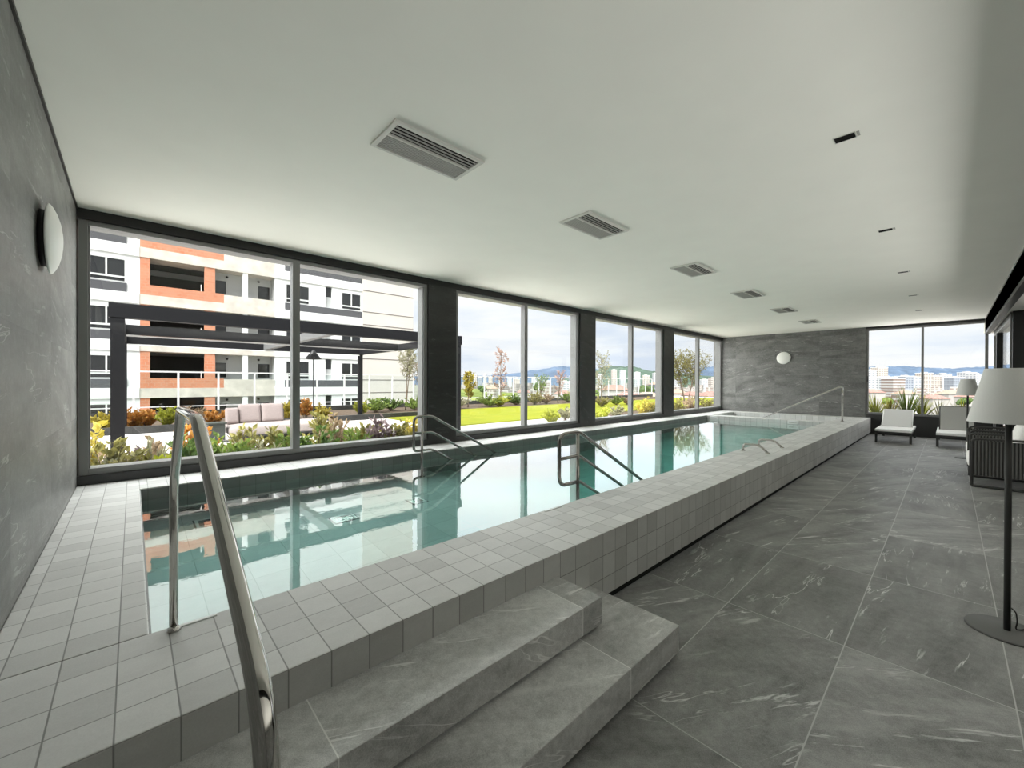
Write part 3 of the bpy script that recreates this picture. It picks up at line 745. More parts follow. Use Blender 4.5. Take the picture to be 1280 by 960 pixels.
# bed right outside the pool windows: (px seen, y, height, radius, leaf, label)
near = [
 (107, 7.7, .95, .30, 'leaf_yellow', 'yellow green shrub at the left edge of the first window'),
 (112, 6.5, .62, .26, 'leaf_bronze', 'pinkish bronze shrub low in the left corner of the first window'),
 (146, 6.35, .80, .30, 'leaf_olive', 'olive shrub in front of the near left pergola post'),
 (134, 6.25, .58, .20, 'leaf_pale', 'pale leaved shrub left of the near left pergola post'),
 (163, 6.5, .70, .22, 'leaf_purple', 'dull purple shrub just right of the near left pergola post'),
 (181, 6.4, .66, .20, 'leaf_pale', 'pale spiky tuft at the first window, left of the foreground handrail'),
 (201, 6.9, .72, .27, 'leaf_bronze', 'reddish bronze shrub behind the foreground handrail bend'),
 (206, 6.12, .60, .13, 'leaf_lime', 'small lime yellow tuft at the sill behind the foreground handrail'),
 (236, 6.7, .74, .24, 'leaf_deep', 'dark green shrub between the two legs of the foreground handrail'),
 (247, 7.6, .86, .25, 'leaf_orange', 'orange tinged shrub seen over the top of the foreground handrail'),
 (272, 7.0, .78, .30, 'leaf_green', 'green shrub right of the foreground handrail, below the side table'),
 (296, 6.5, .74, .28, 'leaf_green', 'low green shrub below the left end of the outdoor sofa'),
 (314, 7.1, .94, .26, 'leaf_olive', 'taller olive shrub in front of the left half of the sofa'),
 (330, 6.4, .70, .28, 'leaf_pale', 'pale variegated shrub at the sill below the sofa'),
 (346, 6.9, .92, .28, 'leaf_olive', 'olive shrub in front of the right sofa cushion'),
 (362, 6.6, .84, .25, 'leaf_green', 'green shrub touching the left side of the first window mullion'),
 (392, 6.6, .86, .30, 'leaf_deep', 'dense deep green shrub right of the first window mullion'),
 (405, 7.5, 1.02, .26, 'leaf_olive', 'tall olive shrub at the foot of the black outdoor lamp'),
 (422, 7.1, .92, .28, 'leaf_bronze', 'bronze brown shrub right of the black outdoor lamp'),
 (440, 6.5, .72, .25, 'leaf_green', 'small green shrub in the middle of the first window\'s right pane'),
 (460, 7.0, .96, .27, 'leaf_olive', 'tall olive shrub in front of the back right pergola post'),
 (474, 6.5, .84, .28, 'leaf_purple', 'purple brown shrub left of the window side pool handrail'),
 (497, 6.6, .74, .26, 'leaf_olive', 'olive shrub behind the top of the window side pool handrail'),
 (514, 6.9, .80, .22, 'leaf_yellow', 'yellowish shrub at the right edge of the first window'),
]
for px, y, h, r, lm, lb in near:
    d = fwd+right*((px-640)/FOC); x = d.x/d.y*y
    sp = 'spiky' in lb
    shrub('shrub', x, y, h*(.92 if 270 < px < 350 else 1.03), r*1.2, M[lm], lb, stems=20, leaves=26 if not sp else 34, L=.11 if not sp else .18, W=.058 if not sp else .016, group='shrubs in the bed outside the pool windows', up=.35 if not sp else .8)
near2 = [
 (688, 9.3, .62, .34, 'leaf_lime', 'lime green bush at the bottom right of the second window'),
 (707, 9.9, .60, .34, 'leaf_pale', 'pale leaved bush beside the lime green bush in the second window'),
 (755, 8.6, .66, .40, 'leaf_lime', 'yellow green bush low at the left of the third window'),
 (770, 9.2, .60, .36, 'leaf_pale', 'pale bush low in the middle of the third window'),
 (806, 8.4, 1.02, .50, 'leaf_yellow', 'round golden bush in the right pane of the third window'),
 (818, 8.2, .82, .40, 'leaf_olive', 'olive bush at the right edge of the third window'),
 (846, 8.0, .98, .46, 'leaf_olive', 'olive bush at the left of the fourth window'),
 (862, 8.4, 1.02, .46, 'leaf_bronze', 'bronze bush left of the mullion of the fourth window'),
 (884, 7.9, .92, .46, 'leaf_olive', 'olive bush in the right pane of the fourth window'),
]
for px, y, h, r, lm, lb in near2:
    d = fwd+right*((px-640)/FOC); x = d.x/d.y*y
    shrub('bush', x, y, h*.88, r, M[lm], lb, stems=20, leaves=24, L=.11, W=.055, group='bushes outside the farther pool windows', cat='bush')
back = [
 (131, 15.9, 1.05, .32, 'leaf_yellow', 'yellow green shrub in the back bed, left of the near left pergola post'),
 (168, 16.2, 1.10, .38, 'leaf_orange', 'orange shrub in the back bed right of the left pergola posts'),
 (183, 16.4, 1.12, .36, 'leaf_orange', 'second orange shrub in the back bed, right of its twin'),
 (210, 16.0, 1.30, .34, 'leaf_lime', 'slim lime shrub in the back bed beside the brick building opening'),
 (246, 17.2, 1.05, .4, 'leaf_bronze', 'bronze shrub in the back bed above the foreground handrail'),
 (268, 16.6, 1.00, .36, 'leaf_orange', 'pale orange shrub in the back bed left of the sofa cushions'),
 (361, 16.4, 1.15, .34, 'leaf_yellow', 'yellow shrub in the back bed right of the sofa cushions'),
 (382, 16.6, 1.35, .36, 'leaf_orange', 'vivid orange shrub in the back bed behind the mullion'),
 (402, 16.2, .95, .36, 'leaf_yellow', 'yellowish shrub in the back bed behind the outdoor lamp'),
 (452, 16.9, 1.20, .34, 'leaf_lime', 'lime shrub in the back bed right of the back pergola post'),
 (470, 18.3, .85, .5, 'leaf_green', 'low green shrub beyond the lawn, left of the thin tree'),
 (489, 18.8, .95, .5, 'leaf_deep', 'dark green shrub beyond the lawn at the foot of the thin tree'),
 (520, 18.4, .95, .5, 'leaf_green', 'green shrub beyond the lawn at the right edge of the first window'),
 (571, 18.0, .85, .5, 'leaf_pale', 'pale shrub beyond the lawn beside the right pergola post'),
 (611, 18.2, .95, .55, 'leaf_green', 'green shrub beyond the lawn, left of the blossoming tree'),
 (624, 18.0, .95, .5, 'leaf_lime', 'lime shrub beyond the lawn at the foot of the blossoming tree'),
 (645, 18.8, .90, .5, 'leaf_deep', 'dark shrub beyond the lawn left of the second window mullion'),
 (668, 18.2, 1.15, .5, 'leaf_olive', 'olive shrub beyond the lawn right of the second window mullion'),
 (683, 18.4, .95, .5, 'leaf_bronze', 'bronze shrub beyond the lawn left of the pink leaved tree'),
 (711, 18.6, 1.00, .6, 'leaf_green', 'green shrub beyond the lawn at the right edge of the second window'),
 (752, 13.8, 1.15, .6, 'leaf_olive', 'olive shrub at the foot of the slender tree in the third window'),
 (771, 14.4, 1.10, .6, 'leaf_green', 'green shrub right of the slender tree in the third window'),
 (784, 14.0, 1.05, .6, 'leaf_bronze', 'bronze shrub beside the mullion of the third window'),
]
for px, y, h, r, lm, lb in back:
    d = fwd+right*((px-640)/FOC); x = d.x/d.y*y
    shrub('shrub', x, y, h*(.80 if y > 17.4 else .62), r*(1.5 if y > 17.4 else .9), M[lm], lb, stems=30 if y > 17.4 else 18, leaves=22, L=.13, W=.07, group='shrubs in the beds along the terrace edge')
def tree(x, y, h, r, h0, lmat, label, stems=1, tw=9, leaves=26, L=.12, W=.05, tr=.035, z=0., spread=.5):
    t = empty('small_tree', (x, y, z), label, 'tree', 'young trees on the terrace')
    fm, wm = MB(), MB()
    for s in range(stems):
        a0 = rng.uniform(0, 6.28); lean = r*.35*(stems > 1)
        b0 = Vector((x, y, z)); b1 = Vector((x+lean*math.cos(a0)*1.4, y+lean*math.sin(a0)*1.4, z+h*.97))
        mid = (b0+b1)/2+Vector((rng.uniform(-.08, .08), rng.uniform(-.08, .08), 0))
        P = lambda q: b0*(1-q)**2+mid*2*q*(1-q)+b1*q*q
        wm.tube([P(q/6) for q in range(7)], tr, 7, True, tr*.25)
        for k in range(tw):
            q0 = h0/h+(.96-h0/h)*(k+rng.random())/tw
            p0 = P(q0); a = k*2.4+rng.uniform(-.5, .5)
            ln = r*(1.15-.75*abs((q0-h0/h)/(1-h0/h)-.35))*rng.uniform(.7, 1.15)
            d = Vector((math.cos(a), math.sin(a), .9+rng.random()*.9)).normalized()
            p1 = p0+d*ln*1.25
            wm.tube([p0, (p0+p1)/2+Vector((0, 0, -.03)), p1], tr*.32, 5, False, tr*.1)
            for j in range(leaves):
                u = .25+.75*rng.random(); p = p0+(p1-p0)*u
                o = Vector((rng.gauss(0, 1), rng.gauss(0, 1), rng.gauss(.2, 1))).normalized()
                leaf_add(fm, p+o*spread*.25*ln*rng.random(), o, L*rng.uniform(.7, 1.2), W*rng.uniform(.7, 1.2))
    fm.build('foliage', lmat, t, recalc=False); wm.build('trunk', M['bark'], t)
def at_y(px, y): 
    d = fwd+right*((px-640)/FOC); return d.x/d.y*y, y
tree(*at_y(507, 19), 3.1, .62, 1.5, M['leaf_pale'], 'slender pale leaved young tree at the right of the first window', stems=2, tw=14, leaves=40)
tree(*at_y(527, 19.6), 2.5, .6, .9, M['leaf_bronze'], 'bronze young tree half hidden by the first dark column', stems=2, tw=9, leaves=24)
tree(*at_y(585, 18.8), 1.95, .45, .5, M['leaf_yellow'], 'small golden yellow tree beside the right pergola post', tw=14, leaves=60, L=.15, W=.07)
tree(*at_y(626, 18.5), 3.45, .62, .8, M['leaf_pink'], 'thin nearly bare blossoming tree in the second window', tw=18, leaves=20, L=.13, W=.08)
tree(*at_y(675, 19.2), 1.75, .7, .5, M['leaf_green'], 'low green tree right of the second window mullion', stems=2, tw=9, leaves=26)
tree(*at_y(697, 19), 2.15, .62, .5, M['leaf_pink'], 'pink leaved tree near the right edge of the second window', stems=2, tw=10, leaves=24)
tree(*at_y(752, 14), 3.0, .75, .8, M['leaf_pale'], 'tall slender grey green tree in the third window', tw=20, leaves=34, L=.15, W=.045)
tree(*at_y(858, 10), 2.75, 1.05, 1.05, M['leaf_olive'], 'spreading olive like tree in the fourth window', stems=4, tw=15, leaves=46, L=.14, W=.045)

# spiky plants in the planter outside the far window
def spiky(x, y, n, L, mat, label):
    t = MB()
    for k in range(n):
        a = rng.uniform(0, 6.28); tilt = rng.uniform(.05, .75); l = L*rng.uniform(.7, 1.1); wd = .022
        d = Vector((math.cos(a), math.sin(a), 0)); s = Vector((-math.sin(a), math.cos(a), 0)); vs = []
        for i in range(6):
            q = i/5; p = Vector((x, y, .30))+d*(l*math.sin(tilt)*q*(.7+.5*q))+Vector((0, 0, l*math.cos(tilt)*q*(1.1-.22*q*tilt)))
            ww = wd*(1-q)**.7+.001; vs += [p-s*ww, p+s*ww]
        t.add(vs, [(2*i, 2*i+1, 2*i+3, 2*i+2) for i in range(5)])
    tag(t.build('spiky_plant', mat, recalc=False), label, 'plant', 'spiky plants outside the far window')
for (x, y, n, L, mt, lb) in (
  (16.8, 1.55, 60, .85, 'leaf_lime', 'spiky yellow green plant at the left end of the far window planter'),
  (16.9, 1.22, 50, .72, 'leaf_yellow', 'second spiky plant from the left outside the far window'),
  (16.8, .85, 60, 1.05, 'leaf_green', 'tallest spiky plant above the left lounger outside the far window'),
  (16.9, .55, 45, .82, 'leaf_lime', 'spiky plant just left of the far window mullion'),
  (16.9, .18, 34, .70, 'leaf_pale', 'pale arching plant just right of the far window mullion'),
  (16.9, -.25, 34, .70, 'leaf_lime', 'spiky plant above the right lounger outside the far window')):
    spiky(x, y, n, L, M[mt], lb)

# ------------------------------------------------------------------ apartment building under construction
VF = 34.6
B = empty('apartment_building', (5, VF, -20), 'white apartment block under construction with orange brick bays beyond the terrace', 'building')
def wall_holes(m, x0, x1, z0, z1, y0, y1, holes):
    xs = sorted({x0, x1, *[h[0] for h in holes], *[h[1] for h in holes]}); zs = sorted({z0, z1, *[h[2] for h in holes], *[h[3] for h in holes]})
    for a, b in zip(xs[:-1], xs[1:]):
        for c, d in zip(zs[:-1], zs[1:]):
            cx, cz = (a+b)/2, (c+d)/2
            if any(h[0] < cx < h[1] and h[2] < cz < h[3] for h in holes): continue
            m.box(a, b, y0, y1, c, d)
def fwin(x0, x1, c, sub=True):
    """window with two panes and a lower light, frame proud of the wall"""
    f = MB(); y0, y1 = VF+.02, VF+.10; zt, zb, zs, zl = c-.28, c-1.36, c-1.43, c-1.67; k = .07
    f.box(x0, x0+k, y0, y1, zl-.05, zt); f.box(x1-k, x1, y0, y1, zl-.05, zt); f.box(x0+k, x1-k, y0, y1, zt-k, zt); f.box(x0+k, x1-k, y0, y1, zs-.04, zb+.0)
    f.box(x0+k, x1-k, y0, y1, zl-.05, zl); xm = (x0+x1)/2; f.box(xm-.04, xm+.04, y0, y1, zb, zt-k)
    o = f.build('window', M['white_frame'], B)
    g = bx(x0+k, x1-k, VF+.08, VF+.12, zl, zt-k).build('pane', M['dark_glass'], o)
fl = [12.205-2.955*k for k in range(6)]
wl = MB(); gb = MB()
X0 = -9.0
for c in fl:
    zb = c-2.955
    bays_ = [(-7.2, -5.5), (-4.6, -3.0), (-2.02, -.28)]
    wall_holes(wl, X0, .35, zb+.63, c, VF+.03, VF+.28, [(a, b, c-1.74, c-.28) for a, b in bays_])
    for a, b in bays_: fwin(a, b, c)
    holes = [(8.57, 10.30, c-1.74, c-.28), (11.5, 12.02, c-1.74, c-.05), (12.77, 14.45, c-1.74, c-.28)]
    wall_holes(wl, 7.85, 14.55, zb+.63, c, VF+.03, VF+.28, holes)
    fwin(8.57, 10.30, c); fwin(12.77, 14.45, c)
    bx(11.5, 12.02, VF+.24, VF+.30, c-.85, c-.05).build('niche_window', M['dark_glass'], B)
    bx(11.5, 12.02, VF+.20, VF+.30, c-1.74, c-.86).build('niche_panel', M['balcony_grey'], B)
    bx(X0, -.25, VF-.02, VF+.035, c-2.32, c-1.77).build('spandrel_band', M['grey_band'], B)
    bx(8.53, 14.5, VF-.02, VF+.035, c-2.32, c-1.77).build('spandrel_band', M['grey_band'], B)
    s = MB(); s.box(X0, .32, VF-.05, VF+.3, zb, zb+.64); s.box(7.85, 14.56, VF-.05, VF+.3, zb, zb+.64)
    s.build('floor_band', M['white_slab'], B)
    # brick bay: piers, parapet and open dark room
    k = MB(); k.box(.35, .82, VF+.02, VF+.24, c-1.70, c); k.box(3.6, 4.19, VF+.02, VF+.24, c-1.70, c); k.box(.35, 4.69, VF, VF+.24, zb+.62, c-1.70)
    k.build('brick_wall', M['brick'], B)
    k = MB(); k.box(.32, 7.86, VF-.02, VF+1.6, zb, zb+.62)
    k.build('slab_edge', M['raw_concrete'], B)
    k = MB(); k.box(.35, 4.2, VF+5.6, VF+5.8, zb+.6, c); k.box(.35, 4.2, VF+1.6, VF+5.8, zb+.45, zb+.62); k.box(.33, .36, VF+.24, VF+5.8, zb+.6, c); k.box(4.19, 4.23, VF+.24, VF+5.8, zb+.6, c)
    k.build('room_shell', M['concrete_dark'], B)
    bx(3.42, 3.47, VF+.3, VF+.34, c-1.72, c-1.2).build('prop', M['white_frame'], B)
    # balcony bay
    bx(4.69, 7.85, VF, VF+.16, zb+.15, c-1.74).build('parapet', M['raw_concrete'], B)
    bx(5.81, 6.12, VF+.02, VF+.3, c-1.74, c).build('column', M['white_slab'], B)
    k = MB(); wall_holes(k, 4.2, 7.86, zb+.6, c, VF+1.2, VF+1.35, [(4.35, 4.98, c-1.60, c-.55), (6.98, 7.75, c-1.60, c-.55)])
    k.box(7.84, 7.87, VF+.1, VF+1.3, zb+.6, c); k.box(4.19, 4.22, VF+.2, VF+1.3, zb+.6, c)
    k.build('balcony_wall', M['balcony_grey'], B)
    k = MB(); k.box(4.35, 4.98, VF+1.27, VF+1.31, c-1.60, c-.55); k.box(6.98, 7.75, VF+1.27, VF+1.31, c-1.60, c-.55)
    k.build('balcony_window', M['dark_glass'], B)
    for x in (5.02, 7.0):
        MB().lathe([(0, .08), (.07, .06), (.09, 0), (.07, -.06), (0, -.08)], (x, VF+1.1, c-.26), n=12).build('balcony_light', M['black'], B)
wl.build('wall', M['render_white'], B)
e = MB(); e.box(14.55, 19.4, VF-.06, VF+.3, -22, 16.6); e.box(19.1, 19.4, VF+.3, VF+14, -22, 16.6)
e.build('end_wall', M['beige'], B)
for c in fl:
    for z in (c+.12, c-1.72): bx(14.55, 19.41, VF-.075, VF-.055, z-.03, z+.03).build('joint', M['joint'], B)
e = MB(); e.box(X0, 19.1, VF+6, VF+14, -22, 16.6); e.box(X0, 14.55, VF+.0, VF+6, 12.2, 16.6); e.box(X0, X0+.3, VF+.3, VF+6, -22, 12.2); e.box(X0, 19.1, VF+.05, VF+6, -22, -5.55)
e.build('core', M['render_white'], B)

# ------------------------------------------------------------------ city and hills
GZ = -18
st(bx(-700, 3500, -3500, 3500, GZ-2, GZ).build('ground', M['city_ground']))
def ridge(name, pts, depth, mat, seed):
    """a long hill: crest given as (px, D, height above the eye in px), foot on the city ground"""
    r2 = random.Random(seed); vs = []; n = len(pts)
    K = 10
    fine = []
    for i in range(n-1):
        for j in range(K):
            q = j/K; s = q*q*(3-2*q); fine.append(tuple(a+(b-a)*(q if w < 2 else s) for w, (a, b) in enumerate(zip(pts[i], pts[i+1]))))
    fine.append(pts[-1])
    rows = []
    for px, D, hp in fine:
        hz = H+(hp+r2.uniform(-.5, .5))/FOC*D
        row = []
        for f_, g_ in ((-1., 0.), (-.62, .33), (-.3, .74), (0., 1.), (.5, .6), (1., 0.)):
            x, y = bearing(px, D+depth*f_); row.append((x, y, GZ+(hz-GZ)*max(0, g_+(r2.uniform(-.05, .05) if 0 < g_ < 1 else 0))))
        rows.append(row)
    m = MB(); w_ = 6; vs = [p for r_ in rows for p in r_]
    m.add(vs, [(i*w_+j, (i+1)*w_+j, (i+1)*w_+j+1, i*w_+j+1) for i in range(len(rows)-1) for j in range(w_-1)], True)
    return st(m.build(name, mat))
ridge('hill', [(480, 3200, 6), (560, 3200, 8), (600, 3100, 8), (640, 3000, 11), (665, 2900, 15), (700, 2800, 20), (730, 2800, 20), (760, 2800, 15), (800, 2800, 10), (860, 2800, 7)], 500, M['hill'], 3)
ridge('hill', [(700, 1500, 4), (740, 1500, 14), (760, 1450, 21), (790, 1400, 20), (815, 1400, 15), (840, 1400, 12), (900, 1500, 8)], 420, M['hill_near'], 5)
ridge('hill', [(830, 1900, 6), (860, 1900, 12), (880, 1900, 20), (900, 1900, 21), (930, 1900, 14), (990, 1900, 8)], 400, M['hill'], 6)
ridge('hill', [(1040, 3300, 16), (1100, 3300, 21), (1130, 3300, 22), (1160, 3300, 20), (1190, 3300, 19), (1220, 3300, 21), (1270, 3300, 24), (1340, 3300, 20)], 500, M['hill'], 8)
ridge('field_slope', [(560, 420, -9), (590, 420, -8), (640, 420, -13), (690, 430, -20)], 120, M['field'], 9)

SPOTS = []
def block(px, D, wpx, ytop, mat, label, group, depth=14., rot=0., name='tower_block', cat='building', roof=None):
    x, y = bearing(px, D); w_ = wpx/FOC*D; zt = H+(478-ytop)/FOC*D; SPOTS.append((x, y, w_/2+depth+4))
    t = empty(name, (x, y, GZ), label, cat, group)
    a = math.atan2(right.y, right.x)+rot; c_, s_ = math.cos(a), math.sin(a)
    def P(u, v): return (x+u*c_-v*s_, y+u*s_+v*c_)
    def obox(u0, u1, v0, v1, z0, z1, nm, mt):
        q = [P(u0, v0), P(u1, v0), P(u1, v1), P(u0, v1)]
        return MB().prism(q, 'z', z0, z1).build(nm, mt, t)
    if roof is None:
        obox(-w_/2, w_/2, 0, depth, GZ, zt, 'body', M[mat])
        obox(-w_*.22, w_*.2, depth*.3, depth*.7, zt, zt+max(1.5, .02*w_+1.6), 'roof_house', M['house_wall'])
        obox(-w_/2-.2, w_/2+.2, -.2, depth+.2, zt-.1, zt+.5, 'parapet', M['white_slab'])
    else:
        rh = w_*.16+.8
        obox(-w_/2, w_/2, 0, depth, GZ, zt-rh, 'body', M[mat])
        e = .5
        v = [(*P(-w_/2-e, -e), zt-rh), (*P(w_/2+e, -e), zt-rh), (*P(w_/2+e, depth+e), zt-rh), (*P(-w_/2-e, depth+e), zt-rh), (*P(-w_*.25, depth/2), zt), (*P(w_*.25, depth/2), zt)]
        MB().add(v, [(0, 1, 5, 4), (2, 3, 4, 5), (1, 2, 5), (3, 0, 4), (3, 2, 1, 0)]).build('roof', M[roof], t)
    return t
G1 = 'towers seen through the far window'
for px, D, w_, yt, mt, lb in (
  (1091, 520, 10, 462, 'tower_white', 'white tower at the left edge of the far window'),
  (1104, 640, 12, 458, 'tower_cream', 'tall cream tower near the left edge of the far window'),
  (1114, 480, 9, 470, 'tower_white', 'narrow white tower, third from the left in the far window'),
  (1124, 420, 15, 472, 'tower_band', 'broad banded white block left of the far window mullion'),
  (1137, 520, 11, 469, 'tower_grey', 'bluish grey tower in the left pane of the far window'),
  (1147, 560, 9, 470, 'tower_white', 'white tower touching the left of the far window mullion'),
  (1161, 600, 11, 465, 'tower_cream', 'cream tower just right of the far window mullion'),
  (1172, 640, 10, 469, 'tower_cream', 'second cream tower right of the far window mullion'),
  (1184, 700, 12, 466, 'tower_white', 'white tower in the middle of the far window\'s right pane'),
  (1199, 620, 14, 470, 'tower_grey', 'grey tower behind the distant lamp shade'),
  (1214, 700, 14, 464, 'tower_white', 'white tower right of the distant lamp shade'),
  (1226, 560, 12, 466, 'tower_white', 'white tower at the right edge of the far window')):
    block(px, D, w_, yt, mt, lb, G1)
for px, D, w_, yt, mt, rf, lb in (
  (1098, 260, 18, 485, 'house_wall', 'roof_red', 'red roofed house at the lower left of the far window'),
  (1141, 250, 16, 487, 'tower_band', 'roof_orange', 'banded house with orange roof left of the far window mullion'),
  (1177, 260, 22, 492, 'house_wall', 'roof_red', 'red roofed house right of the far window mullion'),
  (1198, 300, 24, 486, 'house_wall', 'roof_orange', 'orange roofed house under the distant lamp shade'),
  (1222, 280, 20, 490, 'house_wall', 'roof_red', 'red roofed house at the lower right of the far window')):
    block(px, D, w_, yt, mt, lb, 'houses seen through the far window', 10, name='house', cat='house', roof=rf)
for px, D, w_, yt, mt, lb in (
  (588, 900, 5, 471, 'tower_white', 'white tower right of the golden tree'), (594, 980, 4, 469, 'tower_cream', 'thin cream tower second right of the golden tree'),
  (600, 900, 5, 472, 'tower_grey', 'grey tower, third right of the golden tree'), (606, 1000, 4, 468, 'tower_white', 'tallest thin white tower left of the blossoming tree'),
  (613, 950, 5, 471, 'tower_cream', 'cream tower just left of the blossoming tree'), (637, 1000, 6, 472, 'tower_white', 'white tower just right of the blossoming tree'),
  (646, 900, 8, 474, 'tower_cream', 'low cream block left of the second window mullion'), (668, 950, 7, 472, 'tower_white', 'white block right of the second window mullion'),
  (684, 700, 9, 476, 'tower_band', 'banded block left of the pink leaved tree'), (707, 560, 12, 477, 'tower_white', 'white block right of the pink leaved tree'),
  (716, 800, 8, 470, 'tower_grey', 'grey tower at the right edge of the second window')):
    block(px, D, w_, yt, mt, lb, 'far towers seen through the second window', name='tower_block')
for px, D, w_, yt, mt, rf, lb in (
  (612, 400, 20, 482, 'house_wall', 'roof_orange', 'pale house on the green slope in the second window'),
  (655, 330, 16, 487, 'house_wall', 'roof_red', 'red roofed house left of the low green tree'),
  (705, 300, 20, 488, 'house_wall', 'roof_red', 'red roofed house right of the pink leaved tree'),
  (772, 230, 30, 481, 'house_wall', 'roof_red', 'long red roofed house left of the third window mullion'),
  (790, 175, 20, 489, 'house_wall', 'roof_red', 'second red roofed house, lower, at the third window mullion'),
  (815, 190, 26, 490, 'house_wall', 'roof_orange', 'orange roofed house below the dark tree in the third window'),
  (824, 240, 10, 477, 'tower_grey', 'roof_orange', 'grey house at the right edge of the third window'),
  (848, 260, 22, 486, 'house_wall', 'roof_orange', 'orange roofed house left of the olive like tree'),
  (872, 240, 20, 489, 'house_wall', 'roof_red', 'red roofed house right of the olive like tree'),
  (897, 170, 22, 489, 'house_wall', 'roof_red', 'red roofed house in the right pane of the fourth window')):
    block(px, D, w_, yt, mt, lb, 'houses seen through the pool windows', 12, name='house', cat='house', roof=rf)
for px, D, w_, yt, mt, lb in (
  (750, 900, 7, 468, 'tower_white', 'white block on the hillside left of the slender tree'), (768, 1000, 6, 462, 'tower_cream', 'cream block on the hill crest right of the slender tree'),
  (779, 1050, 7, 463, 'tower_white', 'white block on the hill crest left of the third mullion'), (797, 1000, 7, 465, 'tower_white', 'white block on the hill right of the third mullion'),
  (808, 900, 8, 469, 'tower_cream', 'cream block on the hillside above the dark round tree'), (820, 1000, 6, 466, 'tower_white', 'white block on the hill at the right edge of the third window'),
  (882, 800, 10, 474, 'tower_white', 'white block below the blue hill in the fourth window'), (894, 600, 10, 472, 'tower_cream', 'cream block at the right edge of the fourth window'),
  (848, 900, 8, 472, 'tower_white', 'white block left of the olive like tree crown')):
    block(px, D, w_, yt, mt, lb, 'blocks on the hillside', 10, name='hillside_block')
# round dark trees in the town
def round_tree(px, D, ytop, wpx, mat, label):
    x, y = bearing(px, D); r = wpx/2/FOC*D; zt = H+(478-ytop)/FOC*D
    SPOTS.append((x, y, r+3))
    t = empty('town_tree', (x, y, GZ), label, 'tree', 'trees in the town below')
    bm = bmesh.new(); r2 = random.Random(int(px))
    for k in range(22):
        a = r2.uniform(0, 6.28); q = r*.7*math.sqrt(r2.random()); rr = r*r2.uniform(.22, .42)
        bmesh.ops.create_icosphere(bm, subdivisions=2, radius=rr, matrix=Matrix.Translation((x+q*math.cos(a), y+q*math.sin(a), zt-rr-r*.9*r2.random()*(q/r+.3))))
    for v in bm.verts: v.co += Vector((r2.gauss(0, 1), r2.gauss(0, 1), r2.gauss(0, 1)))*r*.035
    me = bpy.data.meshes.new('crown'); bm.to_mesh(me); bm.free(); me.materials.append(M[mat])
    o = bpy.data.objects.new('crown', me); C.objects.link(o); o.parent = t; o.matrix_parent_inverse = Matrix.Translation(-t.location)
    MB().tube([(x, y, GZ), (x, y, zt-r)], r*.1, 8).build('trunk', M['bark'], t)
round_tree(808, 210, 481, 20, 'leaf_deep', 'large dark round tree in the town, right pane of the third window')
round_tree(676, 380, 477, 18, 'leaf_deep', 'dark round tree in the town behind the low green tree')
round_tree(603, 330, 482, 12, 'leaf_deep', 'dark tree on the slope left of the blossoming tree')
round_tree(742, 260, 486, 18, 'leaf_green', 'green round tree in the town behind the second column')
round_tree(1110, 240, 495, 14, 'leaf_green', 'green tree in the town at the lower left of the far window')
round_tree(1206, 230, 494, 16, 'leaf_deep', 'dark tree in the town below the distant lamp shade')

# the clutter of the far city, too fine to count
cl = MB(); r3 = random.Random(5)
for k in range(1300):
    sec = r3.random()
    px = r3.uniform(575, 730) if sec < .35 else (r3.uniform(740, 905) if sec < .6 else r3.uniform(1085, 1245))
    D = r3.uniform(300, 1300); x, y = bearing(px, D); w_ = r3.uniform(5, 13); d_ = r3.uniform(5, 12); h_ = r3.uniform(4, 9)+(r3.random() < .18)*r3.uniform(3, 12)
    if any(math.hypot(x-a, y-b) < c+9 for a, b, c in SPOTS): continue
    SPOTS.append((x, y, 8)) if D < 500 else None
    cl.box(x-w_/2, x+w_/2, y-d_/2, y+d_/2, GZ, GZ+h_)
tag(cl.build('city_houses', tower_mat('far_house_walls', (.40, .38, .36), (.24, .19, .17), 4., 2.8)), 'fine clutter of pale far city houses below the hills', 'city', kind='stuff')
# ================================================================== LIGHT
wd = bpy.data.worlds.new('sky'); S.world = wd; wd.use_nodes = True
nt = wd.node_tree; nt.nodes.clear(); L_ = nt.links.new
tc = nt.nodes.new('ShaderNodeTexCoord'); mp = nt.nodes.new('ShaderNodeMapping'); mp.inputs['Scale'].default_value = (1.4, 1.4, 7.)
L_(tc.outputs['Generated'], mp.inputs[0])
def nz(scale, det, src, rough=.55):
    n = nt.nodes.new('ShaderNodeTexNoise'); n.inputs['Scale'].default_value = scale; n.inputs['Detail'].default_value = det; n.inputs['Roughness'].default_value = rough; L_(src, n.inputs['Vector']); return n.outputs[0]
n1 = nz(2.3, 6, mp.outputs[0])
rp = nt.nodes.new('ShaderNodeValToRGB'); L_(n1, rp.inputs[0])
e = rp.color_ramp.elements
e[0].position = .36; e[0].color = (*lin(218, 227, 243), 1); e[1].position = .62; e[1].color = (*lin(250, 249, 250), 1)
m_ = e.new(.48); m_.color = (*lin(236, 240, 248), 1)
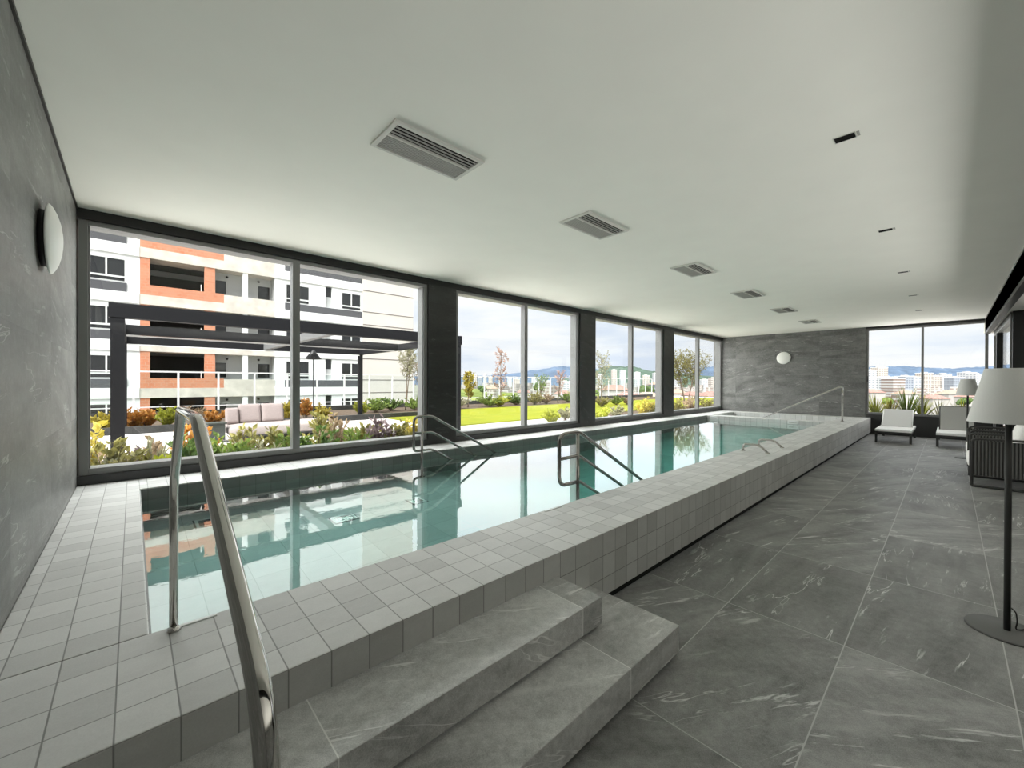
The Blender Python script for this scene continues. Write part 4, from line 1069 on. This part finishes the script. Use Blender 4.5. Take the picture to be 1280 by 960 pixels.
bg = nt.nodes.new('ShaderNodeBackground'); L_(rp.outputs[0], bg.inputs[0]); bg.inputs[1].default_value = 1.06
ow_ = nt.nodes.new('ShaderNodeOutputWorld'); L_(bg.outputs[0], ow_.inputs[0])

def sun(name, d, energy, angle, col=(1, 1, 1)):
    l = bpy.data.lights.new(name, 'SUN'); l.energy = energy; l.angle = R(angle); l.color = col
    o = bpy.data.objects.new(name, l); C.objects.link(o)
    o.rotation_euler = Vector(d).to_track_quat('-Z', 'Y').to_euler(); return o
# bright overcast sky in front of the windows, and the veiled sun high behind the house
sun('sky_glow', (-.10, -1., -.42), GLOW, 150, (1, 1, 1))
sun('veiled_sun', (.6, .27, -.85), SUN, 50, (1, .98, .95))
# unseen area lamps added as daylight: pool windows, far window, windowless recess
def daylight(name, c, sx, sz, d, L, col=(1, 1, .975), spread=180):
    l = bpy.data.lights.new(name, 'AREA'); l.shape = 'RECTANGLE'; l.size = sx; l.size_y = sz; l.energy = L*math.pi*sx*sz; l.color = col
    o = bpy.data.objects.new(name, l); C.objects.link(o); o.location = c
    o.rotation_euler = Vector(d).to_track_quat('-Z', 'Y').to_euler(); o.visible_glossy = False; l.spread = R(spread); return o
daylight('window_daylight', (7.6, V+3.1, 1.45), 24., 2.7, (0, -1, 0), DAY)
daylight('window_daylight', (UF-.03, .5, 1.8), 2.2, 2.4, (-1, 0, 0), DAY*.3)
daylight('window_daylight', (7.6, V+2.6, 4.6), 24., 3.4, (0, -1, -.75), UPP)
daylight('window_daylight', (4.6, -4.15, 1.2), 9., 2.2, (0, 1, .84), RECESS_FILL, spread=80)  # added fill aimed up at the ceiling; no window stands behind it

vs_ = S.view_settings
vs_.view_transform = 'Standard'; vs_.look = 'None'; vs_.gamma = 1; vs_.use_curve_mapping = False; vs_.exposure = EXPO
S.cycles.use_denoising = True
S.cycles.max_bounces = 10; S.cycles.diffuse_bounces = 5; S.cycles.glossy_bounces = 4; S.cycles.transparent_max_bounces = 24; S.cycles.transmission_bounces = 6
S.cycles.caustics_reflective = False; S.cycles.caustics_refractive = True
S.cycles.sample_clamp_indirect = 8
